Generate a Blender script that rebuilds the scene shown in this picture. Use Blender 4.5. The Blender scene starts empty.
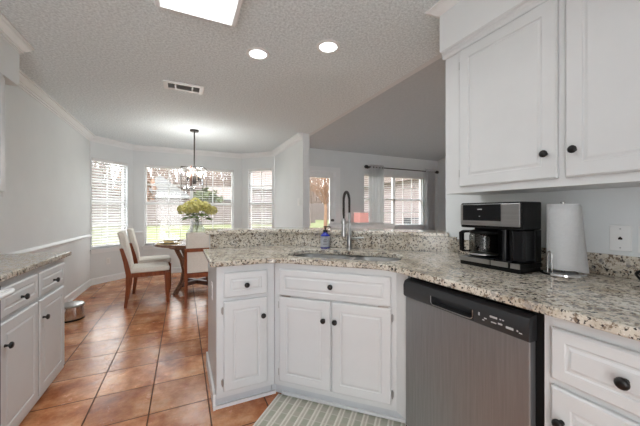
import bpy, bmesh, math, random
from mathutils import Vector, Matrix
C = bpy.context.scene.collection
random.seed(7)
PI = math.pi
R2 = math.sqrt(2)

# ------------------------------------------------------------------ camera, world, light, exposure
cam_d = bpy.data.cameras.new('camera')
cam = bpy.data.objects.new('camera', cam_d)
C.objects.link(cam)
cam.location = (0, 0, 1.225)
cam.rotation_euler = (PI / 2, 0, -math.atan(137 / 290))
cam_d.sensor_width = 36
cam_d.lens = 36 * 290 / 640
cam_d.shift_y = -1 / 640
cam_d.clip_start = 0.02
bpy.context.scene.camera = cam

world = bpy.data.worlds.new('sky')
bpy.context.scene.world = world
world.use_nodes = True
wn = world.node_tree.nodes
wl = world.node_tree.links
bg = wn['Background']
tc = wn.new('ShaderNodeTexCoord')
nz = wn.new('ShaderNodeTexNoise')
nz.inputs['Scale'].default_value = 4
nz.inputs['Detail'].default_value = 6
cr = wn.new('ShaderNodeValToRGB')
cr.color_ramp.elements[0].position = 0.38
cr.color_ramp.elements[0].color = (0.70, 0.76, 0.85, 1)
cr.color_ramp.elements[1].position = 0.6
cr.color_ramp.elements[1].color = (0.98, 0.97, 0.945, 1)
wl.new(tc.outputs['Generated'], nz.inputs['Vector'])
wl.new(nz.outputs['Fac'], cr.inputs['Fac'])
wl.new(cr.outputs['Color'], bg.inputs['Color'])
bg.inputs['Strength'].default_value = 6.0


vs = bpy.context.scene.view_settings
vs.view_transform = 'Standard'
vs.look = 'None'
vs.gamma = 1
vs.use_curve_mapping = False
vs.exposure = 0.40


# ------------------------------------------------------------------ materials
def mat(name, col, rough=0.5, metal=0.0, **kw):
    m = bpy.data.materials.new(name)
    m.use_nodes = True
    b = m.node_tree.nodes['Principled BSDF']
    b.inputs['Base Color'].default_value = (*col, 1)
    b.inputs['Roughness'].default_value = rough
    b.inputs['Metallic'].default_value = metal
    for k, v in kw.items():
        b.inputs[k.replace('_', ' ')].default_value = v
    return m


def node(m, t, **kw):
    n = m.node_tree.nodes.new(t)
    for k, v in kw.items():
        if k in n.inputs:
            n.inputs[k].default_value = v
        else:
            setattr(n, k, v)
    return n


def link(m, a, b):
    m.node_tree.links.new(a, b)


def ramp(m, src, stops, interp='LINEAR'):
    r = node(m, 'ShaderNodeValToRGB')
    r.color_ramp.interpolation = interp
    e = r.color_ramp.elements
    while len(e) < len(stops):
        e.new(0.5)
    for i, (p, c) in enumerate(stops):
        e[i].position = p
        e[i].color = (*c, 1) if len(c) == 3 else c
    link(m, src, r.inputs['Fac'])
    return r


def noise(m, scale, detail=4, rough=0.5, vec=None):
    n = node(m, 'ShaderNodeTexNoise', Scale=scale, Detail=detail, Roughness=rough)
    if vec is None:
        t = node(m, 'ShaderNodeTexCoord')
        vec = t.outputs['Object']
    link(m, vec, n.inputs['Vector'])
    return n


def mix(m, fac, a, b, mode='MIX'):
    n = node(m, 'ShaderNodeMix', data_type='RGBA', blend_type=mode)
    for inp, v in ((n.inputs[0], fac), (n.inputs[6], a), (n.inputs[7], b)):
        if isinstance(v, (int, float)):
            inp.default_value = v
        elif isinstance(v, tuple):
            inp.default_value = (*v, 1)
        else:
            link(m, v, inp)
    return n.outputs[2]


def bsdf(m):
    return m.node_tree.nodes['Principled BSDF']


def bump(m, src, strength, dist=0.01):
    b = node(m, 'ShaderNodeBump', Strength=strength, Distance=dist)
    link(m, src, b.inputs['Height'])
    link(m, b.outputs['Normal'], bsdf(m).inputs['Normal'])


def mottled(name, c1, c2, scale, rough=0.5, metal=0.0, bmp=0.0, stretch=None, **kw):
    m = mat(name, c1, rough, metal, **kw)
    vec = None
    if stretch:
        t = node(m, 'ShaderNodeTexCoord')
        mp = node(m, 'ShaderNodeMapping')
        mp.inputs['Scale'].default_value = stretch
        link(m, t.outputs['Object'], mp.inputs['Vector'])
        vec = mp.outputs['Vector']
    n = noise(m, scale, 5, 0.6, vec)
    r = ramp(m, n.outputs['Fac'], [(0.3, c1), (0.7, c2)])
    link(m, r.outputs['Color'], bsdf(m).inputs['Base Color'])
    if bmp:
        bump(m, n.outputs['Fac'], bmp, 0.005)
    return m


M = {}
M['wall'] = mottled('wall_paint', (0.72, 0.74, 0.742), (0.75, 0.77, 0.772), 3, 0.7)
M['trim'] = mottled('trim_paint', (0.80, 0.805, 0.805), (0.84, 0.845, 0.845), 4, 0.45)
M['white'] = mottled('cabinet_paint', (0.60, 0.61, 0.61), (0.63, 0.64, 0.64), 5, 0.4)
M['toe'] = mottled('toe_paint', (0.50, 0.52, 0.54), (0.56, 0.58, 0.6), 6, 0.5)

m = mat('popcorn_ceiling', (0.5, 0.5, 0.49), 0.9)
n1 = noise(m, 58, 3, 0.75)
r1 = ramp(m, n1.outputs['Fac'], [(0.36, (0.65, 0.695, 0.71)), (0.64, (0.90, 0.955, 0.97))])
link(m, r1.outputs['Color'], bsdf(m).inputs['Base Color'])
bump(m, n1.outputs['Fac'], 0.8, 0.012)
M['ceiling'] = m
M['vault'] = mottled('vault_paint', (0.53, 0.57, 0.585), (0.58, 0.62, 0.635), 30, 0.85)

m = M['curtain'] = mottled('grey_curtain', (0.78, 0.78, 0.78), (0.90, 0.90, 0.90), 8, 0.9, stretch=(12, 1, 0.3))
tl_ = node(m, 'ShaderNodeBsdfTranslucent')
tl_.inputs['Color'].default_value = (0.86, 0.86, 0.86, 1)
mx_ = node(m, 'ShaderNodeMixShader')
mx_.inputs[0].default_value = 0.35
link(m, bsdf(m).outputs[0], mx_.inputs[1])
link(m, tl_.outputs[0], mx_.inputs[2])
link(m, mx_.outputs[0], m.node_tree.nodes['Material Output'].inputs['Surface'])

# granite: beige field, tan clouds, brown and black crystals, pale flecks
m = mat('granite', (0.6, 0.55, 0.48), 0.12)
tco = node(m, 'ShaderNodeTexCoord')
V = tco.outputs['Object']
a = ramp(m, noise(m, 9, 6, 0.65, V).outputs['Fac'], [(0.3, (0.36, 0.30, 0.225)), (0.5, (0.58, 0.525, 0.435)), (0.72, (0.68, 0.65, 0.59))]).outputs['Color']
g2 = ramp(m, noise(m, 50, 5, 0.6, V).outputs['Fac'], [(0.395, (1, 1, 1)), (0.465, (0, 0, 0))]).outputs['Color']
c1 = mix(m, g2, a, (0.20, 0.15, 0.11))
g3 = ramp(m, noise(m, 78, 3, 0.6, V).outputs['Fac'], [(0.39, (1, 1, 1)), (0.44, (0, 0, 0))]).outputs['Color']
c2 = mix(m, g3, c1, (0.035, 0.03, 0.03))
vo = node(m, 'ShaderNodeTexVoronoi', Scale=120)
link(m, V, vo.inputs['Vector'])
g4 = ramp(m, vo.outputs['Distance'], [(0.16, (0.6, 0.6, 0.6)), (0.24, (0, 0, 0))]).outputs['Color']
c3 = mix(m, g4, c2, (0.78, 0.75, 0.70))
g5 = ramp(m, noise(m, 32, 4, 0.5, V).outputs['Fac'], [(0.585, (0, 0, 0)), (0.66, (0.75, 0.75, 0.75))]).outputs['Color']
c4 = mix(m, g5, c3, (0.27, 0.25, 0.235))
link(m, c4, bsdf(m).inputs['Base Color'])
M['granite'] = m

# terracotta floor tiles 0.337 m
m = mat('terracotta_tile', (0.4, 0.18, 0.09), 0.22, Specular_IOR_Level=0.3)
tco = node(m, 'ShaderNodeTexCoord')
mp = node(m, 'ShaderNodeMapping')
mp.inputs['Scale'].default_value = (1 / 0.337,) * 3
mp.inputs['Location'].default_value = (0.525 / 0.337 + 20, -2.365 / 0.337 + 20, 0)
link(m, tco.outputs['Object'], mp.inputs['Vector'])
sp = node(m, 'ShaderNodeSeparateXYZ')
link(m, mp.outputs['Vector'], sp.inputs[0])


def mth(op, a_, b_=None):
    n_ = node(m, 'ShaderNodeMath', operation=op)
    for i_, v_ in enumerate((a_, b_)):
        if v_ is None:
            continue
        if isinstance(v_, (int, float)):
            n_.inputs[i_].default_value = v_
        else:
            link(m, v_, n_.inputs[i_])
    return n_.outputs[0]


gr = []
cell = []
for ax_ in (0, 1):
    fr = mth('FRACT', sp.outputs[ax_])
    ds_ = mth('MINIMUM', fr, mth('SUBTRACT', 1.0, fr))
    gr.append(mth('LESS_THAN', ds_, 0.0125))
    cell.append(mth('FLOOR', sp.outputs[ax_]))
grout = mth('MAXIMUM', gr[0], gr[1])
cxyz = node(m, 'ShaderNodeCombineXYZ')
link(m, cell[0], cxyz.inputs[0])
link(m, cell[1], cxyz.inputs[1])
wnz = node(m, 'ShaderNodeTexWhiteNoise')
link(m, cxyz.outputs[0], wnz.inputs['Vector'])
nA = noise(m, 3.2, 7, 0.68, tco.outputs['Object'])
nB = noise(m, 11, 6, 0.7, tco.outputs['Object'])
cA = ramp(m, nA.outputs['Fac'], [(0.30, (0.25, 0.075, 0.034)), (0.44, (0.50, 0.185, 0.08)), (0.56, (0.68, 0.32, 0.155)), (0.72, (0.80, 0.51, 0.33))]).outputs['Color']
cB = ramp(m, nB.outputs['Fac'], [(0.35, (0.76, 0.71, 0.67)), (0.65, (1.12, 1.11, 1.10))]).outputs['Color']
cc = mix(m, 0.8, cA, cB, 'MULTIPLY')
tone = ramp(m, wnz.outputs['Value'], [(0, (0.74, 0.70, 0.67)), (1, (1.12, 1.16, 1.18))]).outputs['Color']
cc = mix(m, 1.0, cc, tone, 'MULTIPLY')
cc = mix(m, grout, cc, (0.12, 0.062, 0.04))
link(m, cc, bsdf(m).inputs['Base Color'])
rr = ramp(m, nB.outputs['Fac'], [(0.3, (0.14, 0.14, 0.14)), (0.7, (0.30, 0.30, 0.30))])
link(m, mix(m, grout, rr.outputs['Color'], (0.9, 0.9, 0.9)), bsdf(m).inputs['Roughness'])
link(m, ramp(m, grout, [(0, (0.42, 0.42, 0.42)), (1, (0.03, 0.03, 0.03))]).outputs['Color'], bsdf(m).inputs['Specular IOR Level'])
sub = node(m, 'ShaderNodeMath', operation='SUBTRACT')
link(m, nB.outputs['Fac'], sub.inputs[0])
link(m, grout, sub.inputs[1])
bump(m, sub.outputs[0], 0.18, 0.006)
M['tile'] = m

M['steel'] = mottled('brushed_steel', (0.36, 0.355, 0.35), (0.44, 0.435, 0.43), 3, 0.30, 1.0, stretch=(1, 1, 40))
M['dwsteel'] = mottled('dishwasher_steel', (0.27, 0.275, 0.28), (0.33, 0.335, 0.34), 4, 0.40, 0.75, stretch=(25, 25, 1))
M['sinksteel'] = mottled('sink_steel', (0.52, 0.52, 0.51), (0.60, 0.60, 0.59), 8, 0.42, 0.85)
M['nickel'] = mottled('brushed_nickel', (0.40, 0.40, 0.39), (0.48, 0.48, 0.47), 20, 0.33, 1.0)
M['chrome'] = mat('chrome', (0.6, 0.6, 0.6), 0.12, 1.0)
M['black'] = mat('black_plastic', (0.006, 0.006, 0.006), 0.4, Specular_IOR_Level=0.15)
M['blackgloss'] = mat('black_gloss', (0.008, 0.008, 0.009), 0.18, Specular_IOR_Level=0.22)
M['knob'] = mat('black_bronze', (0.014, 0.013, 0.013), 0.28, 0.4)
M['darkgrey'] = mat('dark_grey_plastic', (0.022, 0.023, 0.025), 0.38)
M['marks'] = mat('printed_marks', (0.45, 0.45, 0.45), 0.5)
M['wood'] = mottled('chair_wood', (0.17, 0.042, 0.015), (0.30, 0.085, 0.028), 6, 0.5, stretch=(8, 8, 1), Specular_IOR_Level=0.25)
M['tablewood'] = mottled('table_wood', (0.13, 0.06, 0.035), (0.24, 0.12, 0.075), 5, 0.25, stretch=(1, 12, 12))
M['cream'] = mottled('cream_fabric', (0.72, 0.68, 0.61), (0.80, 0.76, 0.69), 60, 0.9, bmp=0.15)
M['towel'] = mottled('paper_towel', (0.88, 0.88, 0.88), (0.93, 0.93, 0.93), 90, 0.9, bmp=0.25)
M['plate'] = mat('white_plastic', (0.83, 0.83, 0.82), 0.35)
M['ceramic'] = mat('white_ceramic', (0.8, 0.79, 0.76), 0.15)
M['gold'] = mottled('gold_woven', (0.50, 0.36, 0.15), (0.62, 0.48, 0.25), 50, 0.6)
M['flower'] = mottled('hydrangea_petals', (0.50, 0.48, 0.11), (0.78, 0.72, 0.32), 25, 0.7)
M['leaf'] = mottled('flower_leaf', (0.07, 0.13, 0.03), (0.16, 0.24, 0.06), 20, 0.5)
M['stem'] = mottled('flower_stem', (0.10, 0.16, 0.06), (0.16, 0.22, 0.09), 20, 0.5)
M['blue'] = mat('cobalt_glass', (0.018, 0.03, 0.30), 0.1)
M['bronze'] = mat('dark_bronze', (0.075, 0.068, 0.064), 0.45, 0.6)
M['darkwood'] = mottled('dark_wood', (0.09, 0.045, 0.035), (0.15, 0.07, 0.05), 30, 0.5)
M['sofa'] = mottled('white_upholstery', (0.72, 0.72, 0.71), (0.8, 0.8, 0.79), 12, 0.9)
M['pinkwax'] = mat('pink_shade', (0.75, 0.42, 0.40), 0.6)
bsdf(M['pinkwax']).inputs['Emission Color'].default_value = (1, 0.45, 0.38, 1)
bsdf(M['pinkwax']).inputs['Emission Strength'].default_value = 0.35
M['slat'] = mat('blind_white', (0.80, 0.79, 0.78), 0.5)
M['vinyl'] = mat('window_vinyl', (0.76, 0.76, 0.76), 0.4)
M['grass'] = mottled('lawn_grass', (0.089, 0.109, 0.026), (0.161, 0.161, 0.068), 1.2, 0.95)
M['fence'] = mottled('fence_wood', (0.135, 0.106, 0.094), (0.19, 0.155, 0.145), 3, 0.9, stretch=(9, 9, 0.6))
M['bark'] = mottled('bark', (0.118, 0.084, 0.063), (0.176, 0.134, 0.105), 6, 0.95)
M['twig'] = mottled('bare_twigs', (0.20, 0.15, 0.125), (0.28, 0.21, 0.18), 3, 0.95)
M['evergreen'] = mottled('evergreen_leaves', (0.055, 0.071, 0.025), (0.109, 0.122, 0.050), 3, 0.95)
M['rust'] = mottled('rust_leaves', (0.189, 0.097, 0.055), (0.244, 0.151, 0.101), 3, 0.95)
M['shingle'] = mottled('roof_shingle', (0.162, 0.121, 0.107), (0.202, 0.158, 0.141), 4, 0.95)
M['paleshingle'] = mottled('pale_roof', (0.222, 0.215, 0.215), (0.262, 0.255, 0.252), 3, 0.95)
M['fascia'] = mat('white_fascia', (0.34, 0.335, 0.33), 0.6)
m = mat('pink_brick', (0.6, 0.45, 0.42), 0.95)
t_ = node(m, 'ShaderNodeTexCoord')
mp = node(m, 'ShaderNodeMapping')
mp.inputs['Rotation'].default_value = (PI / 2, 0, 0)
link(m, t_.outputs['Object'], mp.inputs['Vector'])
b_ = node(m, 'ShaderNodeTexBrick', Scale=2.2)
b_.inputs['Color1'].default_value = (0.26, 0.205, 0.195, 1)
b_.inputs['Color2'].default_value = (0.22, 0.17, 0.165, 1)
b_.inputs['Mortar'].default_value = (0.28, 0.255, 0.245, 1)
link(m, mp.outputs['Vector'], b_.inputs['Vector'])
link(m, b_.outputs['Color'], bsdf(m).inputs['Base Color'])
M['brick'] = m

# plaid kitchen mat
m = mat('plaid_mat', (0.4, 0.42, 0.35), 0.95)
t_ = node(m, 'ShaderNodeTexCoord')
sx = node(m, 'ShaderNodeSeparateXYZ')
link(m, t_.outputs['Object'], sx.inputs[0])


def stripes(period, lo, hi, axis, off=0.0):
    a1 = node(m, 'ShaderNodeMath', operation='ADD')
    link(m, sx.outputs[axis], a1.inputs[0])
    a1.inputs[1].default_value = 50 * period + off
    d1 = node(m, 'ShaderNodeMath', operation='MODULO')
    link(m, a1.outputs[0], d1.inputs[0])
    d1.inputs[1].default_value = period
    g = node(m, 'ShaderNodeMath', operation='GREATER_THAN')
    link(m, d1.outputs[0], g.inputs[0])
    g.inputs[1].default_value = lo
    l_ = node(m, 'ShaderNodeMath', operation='LESS_THAN')
    link(m, d1.outputs[0], l_.inputs[0])
    l_.inputs[1].default_value = hi
    mu = node(m, 'ShaderNodeMath', operation='MULTIPLY')
    link(m, g.outputs[0], mu.inputs[0])
    link(m, l_.outputs[0], mu.inputs[1])
    return mu.outputs[0]


k0 = mix(m, stripes(0.072, 0.0, 0.036, 0), (0.41, 0.41, 0.325), (0.56, 0.52, 0.44))
k1 = mix(m, stripes(0.09, 0.0, 0.045, 1), k0, mix(m, 0.5, k0, (0.50, 0.45, 0.38)))
k2 = mix(m, stripes(0.072, 0.0, 0.011, 0), k1, (0.74, 0.71, 0.63))
k3 = mix(m, stripes(0.072, 0.024, 0.032, 0), k2, (0.72, 0.69, 0.61))
k3b = mix(m, stripes(0.09, 0.0, 0.006, 1), k3, mix(m, 0.5, k3, (0.7, 0.67, 0.6)))
link(m, k3b, bsdf(m).inputs['Base Color'])
bump(m, noise(m, 250, 2).outputs['Fac'], 0.4, 0.003)
M['rug'] = m


def glassy(name, tint, gloss, white_sheen=0.0):
    g = bpy.data.materials.new(name)
    g.use_nodes = True
    nt = g.node_tree
    nt.nodes.clear()
    out = nt.nodes.new('ShaderNodeOutputMaterial')
    mx = nt.nodes.new('ShaderNodeMixShader')
    tr = nt.nodes.new('ShaderNodeBsdfTransparent')
    gl = nt.nodes.new('ShaderNodeBsdfGlossy')
    tr.inputs['Color'].default_value = (*tint, 1)
    gl.inputs['Roughness'].default_value = 0.03
    mx.inputs[0].default_value = gloss
    nt.links.new(tr.outputs[0], mx.inputs[1])
    nt.links.new(gl.outputs[0], mx.inputs[2])
    if white_sheen:
        df = nt.nodes.new('ShaderNodeBsdfDiffuse')
        df.inputs['Color'].default_value = (0.85, 0.87, 0.87, 1)
        m2 = nt.nodes.new('ShaderNodeMixShader')
        m2.inputs[0].default_value = white_sheen
        nt.links.new(mx.outputs[0], m2.inputs[1])
        nt.links.new(df.outputs[0], m2.inputs[2])
        nt.links.new(m2.outputs[0], out.inputs[0])
    else:
        nt.links.new(mx.outputs[0], out.inputs[0])
    return g


M['glass'] = glassy('window_glass', (0.97, 0.98, 0.98), 0.04)
M['carafe'] = glassy('carafe_glass', (0.70, 0.70, 0.69), 0.035)
M['vase'] = glassy('vase_glass', (0.90, 0.92, 0.92), 0.20, 0.16)  # diffuse white mixed in, imitating pale reflections on the clear glass
M['lampglass'] = glassy('lamp_glass', (0.97, 0.97, 0.97), 0.02)


def glow(name, col, strength):
    g = mat(name, col, 0.6)
    bsdf(g).inputs['Emission Color'].default_value = (*col, 1)
    bsdf(g).inputs['Emission Strength'].default_value = strength
    return g


M['panel'] = glow('light_diffuser', (0.94, 0.985, 1.0), 5.5)
M['canlens'] = glow('can_lens', (0.97, 0.99, 1.0), 4.0)
M['bulb'] = glow('warm_bulb', (1, 0.86, 0.68), 2.0)


# ------------------------------------------------------------------ helpers
def tag(o, label=None, cat=None, group=None, kind=None):
    if label:
        o['label'] = label
    if cat:
        o['category'] = cat
    if group:
        o['group'] = group
    if kind:
        o['kind'] = kind
    return o


def empty(name, loc=(0, 0, 0), rz=0.0, label=None, cat=None, group=None):
    o = bpy.data.objects.new(name, None)
    o.empty_display_size = 0.05
    o.location = loc
    o.rotation_euler = (0, 0, rz)
    C.objects.link(o)
    return tag(o, label, cat, group)


def obj(name, bm, material, parent=None, smooth=False, bevel=0.0, seg=2, loc=None, rz=None):
    bmesh.ops.recalc_face_normals(bm, faces=bm.faces)
    me = bpy.data.meshes.new(name)
    bm.to_mesh(me)
    bm.free()
    mats = material if isinstance(material, (list, tuple)) else [material]
    for mm in mats:
        me.materials.append(mm)
    if smooth:
        try:
            me.shade_smooth()
        except Exception:
            pass
        if smooth != 'all':
            try:
                me.set_sharp_from_angle(angle=math.radians(40))
            except Exception:
                pass
    o = bpy.data.objects.new(name, me)
    C.objects.link(o)
    if parent is not None:
        o.parent = parent
    if loc is not None:
        o.location = loc
    if rz is not None:
        o.rotation_euler = (0, 0, rz)
    if bevel:
        b = o.modifiers.new('bevel', 'BEVEL')
        b.width = bevel
        b.segments = seg
        b.limit_method = 'ANGLE'
        b.angle_limit = math.radians(35)
    return o


def B():
    return bmesh.new()


def box(bm, x0, x1, y0, y1, z0, z1, mi=0):
    v = [bm.verts.new(p) for p in ((x0, y0, z0), (x1, y0, z0), (x1, y1, z0), (x0, y1, z0), (x0, y0, z1), (x1, y0, z1), (x1, y1, z1), (x0, y1, z1))]
    for q in ((3, 2, 1, 0), (4, 5, 6, 7), (0, 1, 5, 4), (1, 2, 6, 5), (2, 3, 7, 6), (3, 0, 4, 7)):
        f = bm.faces.new([v[i] for i in q])
        f.material_index = mi
    return bm


def prism(bm, pts, z0, z1):
    lo = [bm.verts.new((x, y, z0)) for x, y in pts]
    hi = [bm.verts.new((x, y, z1)) for x, y in pts]
    n = len(pts)
    bm.faces.new(lo[::-1])
    bm.faces.new(hi)
    for i in range(n):
        bm.faces.new((lo[i], lo[(i + 1) % n], hi[(i + 1) % n], hi[i]))
    return bm


def lathe(bm, prof, seg=24, cx=0, cy=0, cap=True, axis='z', off=0.0):
    """prof: [(radius, height)]"""
    rings = []
    for r, z in prof:
        ring = []
        for i in range(seg):
            a_ = 2 * PI * i / seg + off
            x, y = r * math.cos(a_), r * math.sin(a_)
            p = (cx + x, cy + y, z) if axis == 'z' else ((x, -z, y) if axis == '-y' else (z, x, y))
            if axis == '-y':
                p = (cx + x, -z, cy + y)
            ring.append(bm.verts.new(p))
        rings.append(ring)
    for a_, b_ in zip(rings, rings[1:]):
        for i in range(seg):
            bm.faces.new((a_[i], a_[(i + 1) % seg], b_[(i + 1) % seg], b_[i]))
    if cap:
        bm.faces.new(rings[0][::-1])
        bm.faces.new(rings[-1])
    return bm


def tube(bm, path, rad, seg=10, cap=True):
    pts = [Vector(p) for p in path]
    rads = rad if isinstance(rad, (list, tuple)) else [rad] * len(pts)
    rings = []
    up = None
    for i, p in enumerate(pts):
        d = (pts[min(i + 1, len(pts) - 1)] - pts[max(i - 1, 0)]).normalized()
        if up is None:
            ref = Vector((0, 0, 1)) if abs(d.z) < 0.9 else Vector((1, 0, 0))
            up = d.cross(ref).normalized()
        else:
            up = (up - d * up.dot(d)).normalized()
        w = d.cross(up)
        rings.append([bm.verts.new(p + (up * math.cos(2 * PI * k / seg) + w * math.sin(2 * PI * k / seg)) * rads[i]) for k in range(seg)])
    for a_, b_ in zip(rings, rings[1:]):
        for i in range(seg):
            bm.faces.new((a_[i], a_[(i + 1) % seg], b_[(i + 1) % seg], b_[i]))
    if cap:
        bm.faces.new(rings[0][::-1])
        bm.faces.new(rings[-1])
    return bm


def loft(bm, rings, cap=True):
    vr = [[bm.verts.new(p) for p in r] for r in rings]
    n = len(vr[0])
    for a_, b_ in zip(vr, vr[1:]):
        for i in range(n):
            bm.faces.new((a_[i], a_[(i + 1) % n], b_[(i + 1) % n], b_[i]))
    if cap:
        bm.faces.new(vr[0][::-1])
        bm.faces.new(vr[-1])
    return bm


def beam(bm, p0, p1, w0, w1=None):
    """square tapering bar; w = (wx, wy) at either end"""
    w1 = w1 or w0
    r = []
    for p, w in ((p0, w0), (p1, w1)):
        r.append([(p[0] + sx_ * w[0] / 2, p[1] + sy_ * w[1] / 2, p[2]) for sx_, sy_ in ((-1, -1), (1, -1), (1, 1), (-1, 1))])
    return loft(bm, r)


def rrect(x0, x1, y0, y1, r, n=5):
    pts = []
    for cx, cy, a0 in ((x1 - r, y1 - r, 0), (x0 + r, y1 - r, PI / 2), (x0 + r, y0 + r, PI), (x1 - r, y0 + r, 1.5 * PI)):
        for i in range(n + 1):
            a_ = a0 + PI / 2 * i / n
            pts.append((cx + r * math.cos(a_), cy + r * math.sin(a_)))
    return pts


def slab_with_holes(outer, holes, z0, z1):
    bm = B()
    edges = []
    for loop in [outer] + holes:
        v = [bm.verts.new((x, y, z1)) for x, y in loop]
        edges += [bm.edges.new((v[i], v[(i + 1) % len(v)])) for i in range(len(v))]
    bmesh.ops.triangle_fill(bm, use_beauty=True, use_dissolve=False, edges=edges)
    ext = bmesh.ops.extrude_face_region(bm, geom=list(bm.faces))
    for e in ext['geom']:
        if isinstance(e, bmesh.types.BMVert):
            e.co.z = z0
    return bm


def fillet(p, q, r_, rad, n=6):
    """round the corner q of p-q-r_"""
    p, q, r_ = Vector(p), Vector(q), Vector(r_)
    a_ = (p - q).normalized()
    b_ = (r_ - q).normalized()
    ang = a_.angle(b_)
    t = rad / math.tan(ang / 2)
    s0, s1 = q + a_ * t, q + b_ * t
    out = []
    for i in range(n + 1):
        u = i / n
        out.append(tuple(s0 * (1 - u) ** 2 + q * 2 * u * (1 - u) + s1 * u * u))
    return out


def sweep(bm, path, prof, closed_prof=True):
    """profile (out, z) swept along a 2D path, 'out' to the right of travel"""
    P = [Vector(p) for p in path]
    rings = []
    for i, p in enumerate(P):
        dn = []
        if i > 0:
            d = (P[i] - P[i - 1]).normalized()
            dn.append(Vector((d.y, -d.x)))
        if i < len(P) - 1:
            d = (P[i + 1] - P[i]).normalized()
            dn.append(Vector((d.y, -d.x)))
        if len(dn) == 2:
            b_ = (dn[0] + dn[1]).normalized()
            sc = 1 / b_.dot(dn[0])
        else:
            b_, sc = dn[0], 1
        rings.append([(p.x + b_.x * sc * o_, p.y + b_.y * sc * o_, z) for o_, z in prof])
    return loft(bm, rings)


def wall_bm(bm, length, thick, z0, z1, holes):
    """wall along local x, thickness along +y, rectangular holes (x0,x1,z0,z1)"""
    xs = sorted({0, length, *[h[0] for h in holes], *[h[1] for h in holes]})
    zs = sorted({z0, z1, *[h[2] for h in holes], *[h[3] for h in holes]})
    for i in range(len(xs) - 1):
        for j in range(len(zs) - 1):
            mx, mz = (xs[i] + xs[i + 1]) / 2, (zs[j] + zs[j + 1]) / 2
            if any(h[0] < mx < h[1] and h[2] < mz < h[3] for h in holes):
                continue
            box(bm, xs[i], xs[i + 1], 0, thick, zs[j], zs[j + 1])
    bmesh.ops.remove_doubles(bm, verts=bm.verts, dist=1e-5)
    return bm


def struct(name, bm, material, parent=None, **kw):
    o = obj(name, bm, material, parent, **kw)
    if parent is None:
        o['kind'] = 'structure'
    return o


def copy_tree(o, parent=None):
    c_ = o.copy()
    C.objects.link(c_)
    if parent is not None:
        c_.parent = parent
    for ch in list(o.children):
        copy_tree(ch, c_)
    return c_


# ------------------------------------------------------------------ room shell
CZ = 2.5
struct('floor', box(B(), -1.55, 6.4, -1.0, 7.2, -0.08, 0), M['tile'])
bm = B()
prism(bm, [(-1.55, -1.0), (1.872, -1.0), (1.872, 5.846), (1.18, 6.66), (-0.862, 6.66), (-1.55, 6.06)], CZ, CZ + 0.05)
struct('ceiling', bm, M['ceiling'])
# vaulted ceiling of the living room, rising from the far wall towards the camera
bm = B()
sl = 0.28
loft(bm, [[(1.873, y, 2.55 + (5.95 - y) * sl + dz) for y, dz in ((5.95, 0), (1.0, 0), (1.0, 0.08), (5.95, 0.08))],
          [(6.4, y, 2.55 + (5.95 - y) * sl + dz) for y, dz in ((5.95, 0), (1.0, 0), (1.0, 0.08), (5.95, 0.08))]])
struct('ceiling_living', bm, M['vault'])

# left wall
struct('wall_left', box(B(), -1.55, -1.4, -1.0, 6.0, 0, CZ), M['wall'])
# bay walls, each in its own frame: local x along the wall, +y outwards
BL = 0.538 * R2
BR = 0.573 * R2
bay_l = struct('wall_bay_left', wall_bm(B(), BL, 0.12, 0, CZ, [(0.03, 0.65, 0.60, 2.14)]), M['wall'], loc=(-1.4, 6.0, 0), rz=PI / 4)
bay_c = struct('wall_bay_center', wall_bm(B(), 2.042, 0.12, 0, CZ, [(0.187, 1.86, 0.57, 2.145)]), M['wall'], loc=(-0.862, 6.538, 0))
bay_r = struct('wall_bay_right', wall_bm(B(), BR, 0.12, 0, CZ, [(0.155, 0.75, 0.60, 2.165)]), M['wall'], loc=(1.18, 6.538, 0), rz=-PI / 4)
struct('wall_nook_right', box(B(), 1.753, 1.868, 4.35, 5.955, 0, CZ), M['wall'])
bm = B()
prism(bm, [(1.874, -1.0), (1.93, -1.0), (1.93, 5.75), (1.874, 5.75)], CZ, 4.6)
struct('wall_over_opening', bm, M['wall'])
struct('wall_right', box(B(), 1.81, 1.93, -1.0, 1.589, 0, CZ - 0.001), M['wall'])
# living room
struct('wall_far', wall_bm(B(), 4.55, 0.15, 0, 2.75, [(0.30, 1.24, 0, 2.14), (2.0, 3.85, 0.87, 2.14)]), M['wall'], loc=(1.87, 5.75, 0))
struct('wall_added_living_back', wall_bm(B(), 4.46, 0.1, 0, 4.2, [(1.3, 2.3, 0.9, 2.1)]), M['wall'], loc=(1.94, 0.9, 0))  # added out of view to dim the living room, opening sized for its daylight
struct('wall_added_back', wall_bm(B(), 3.2, 0.1, 0, CZ, [(0.35, 1.35, 0.0, 2.1)]), M['wall'], loc=(-1.395, -1.0, 0))  # unseen wall added to hold back sky light, doorway sized for brightness
struct('wall_living_right', box(B(), 6.25, 6.4, 1.0, 5.75, 0, 4.2), M['wall'])

# half wall carrying the bar
bm = B()
prism(bm, [(0.2, 2.512), (0.779, 2.512), (1.80, 1.491), (1.80, 1.62), (0.83, 2.60), (0.2, 2.60)], 0, 1.044)
struct('wall_bar', bm, M['wall'])

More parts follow.
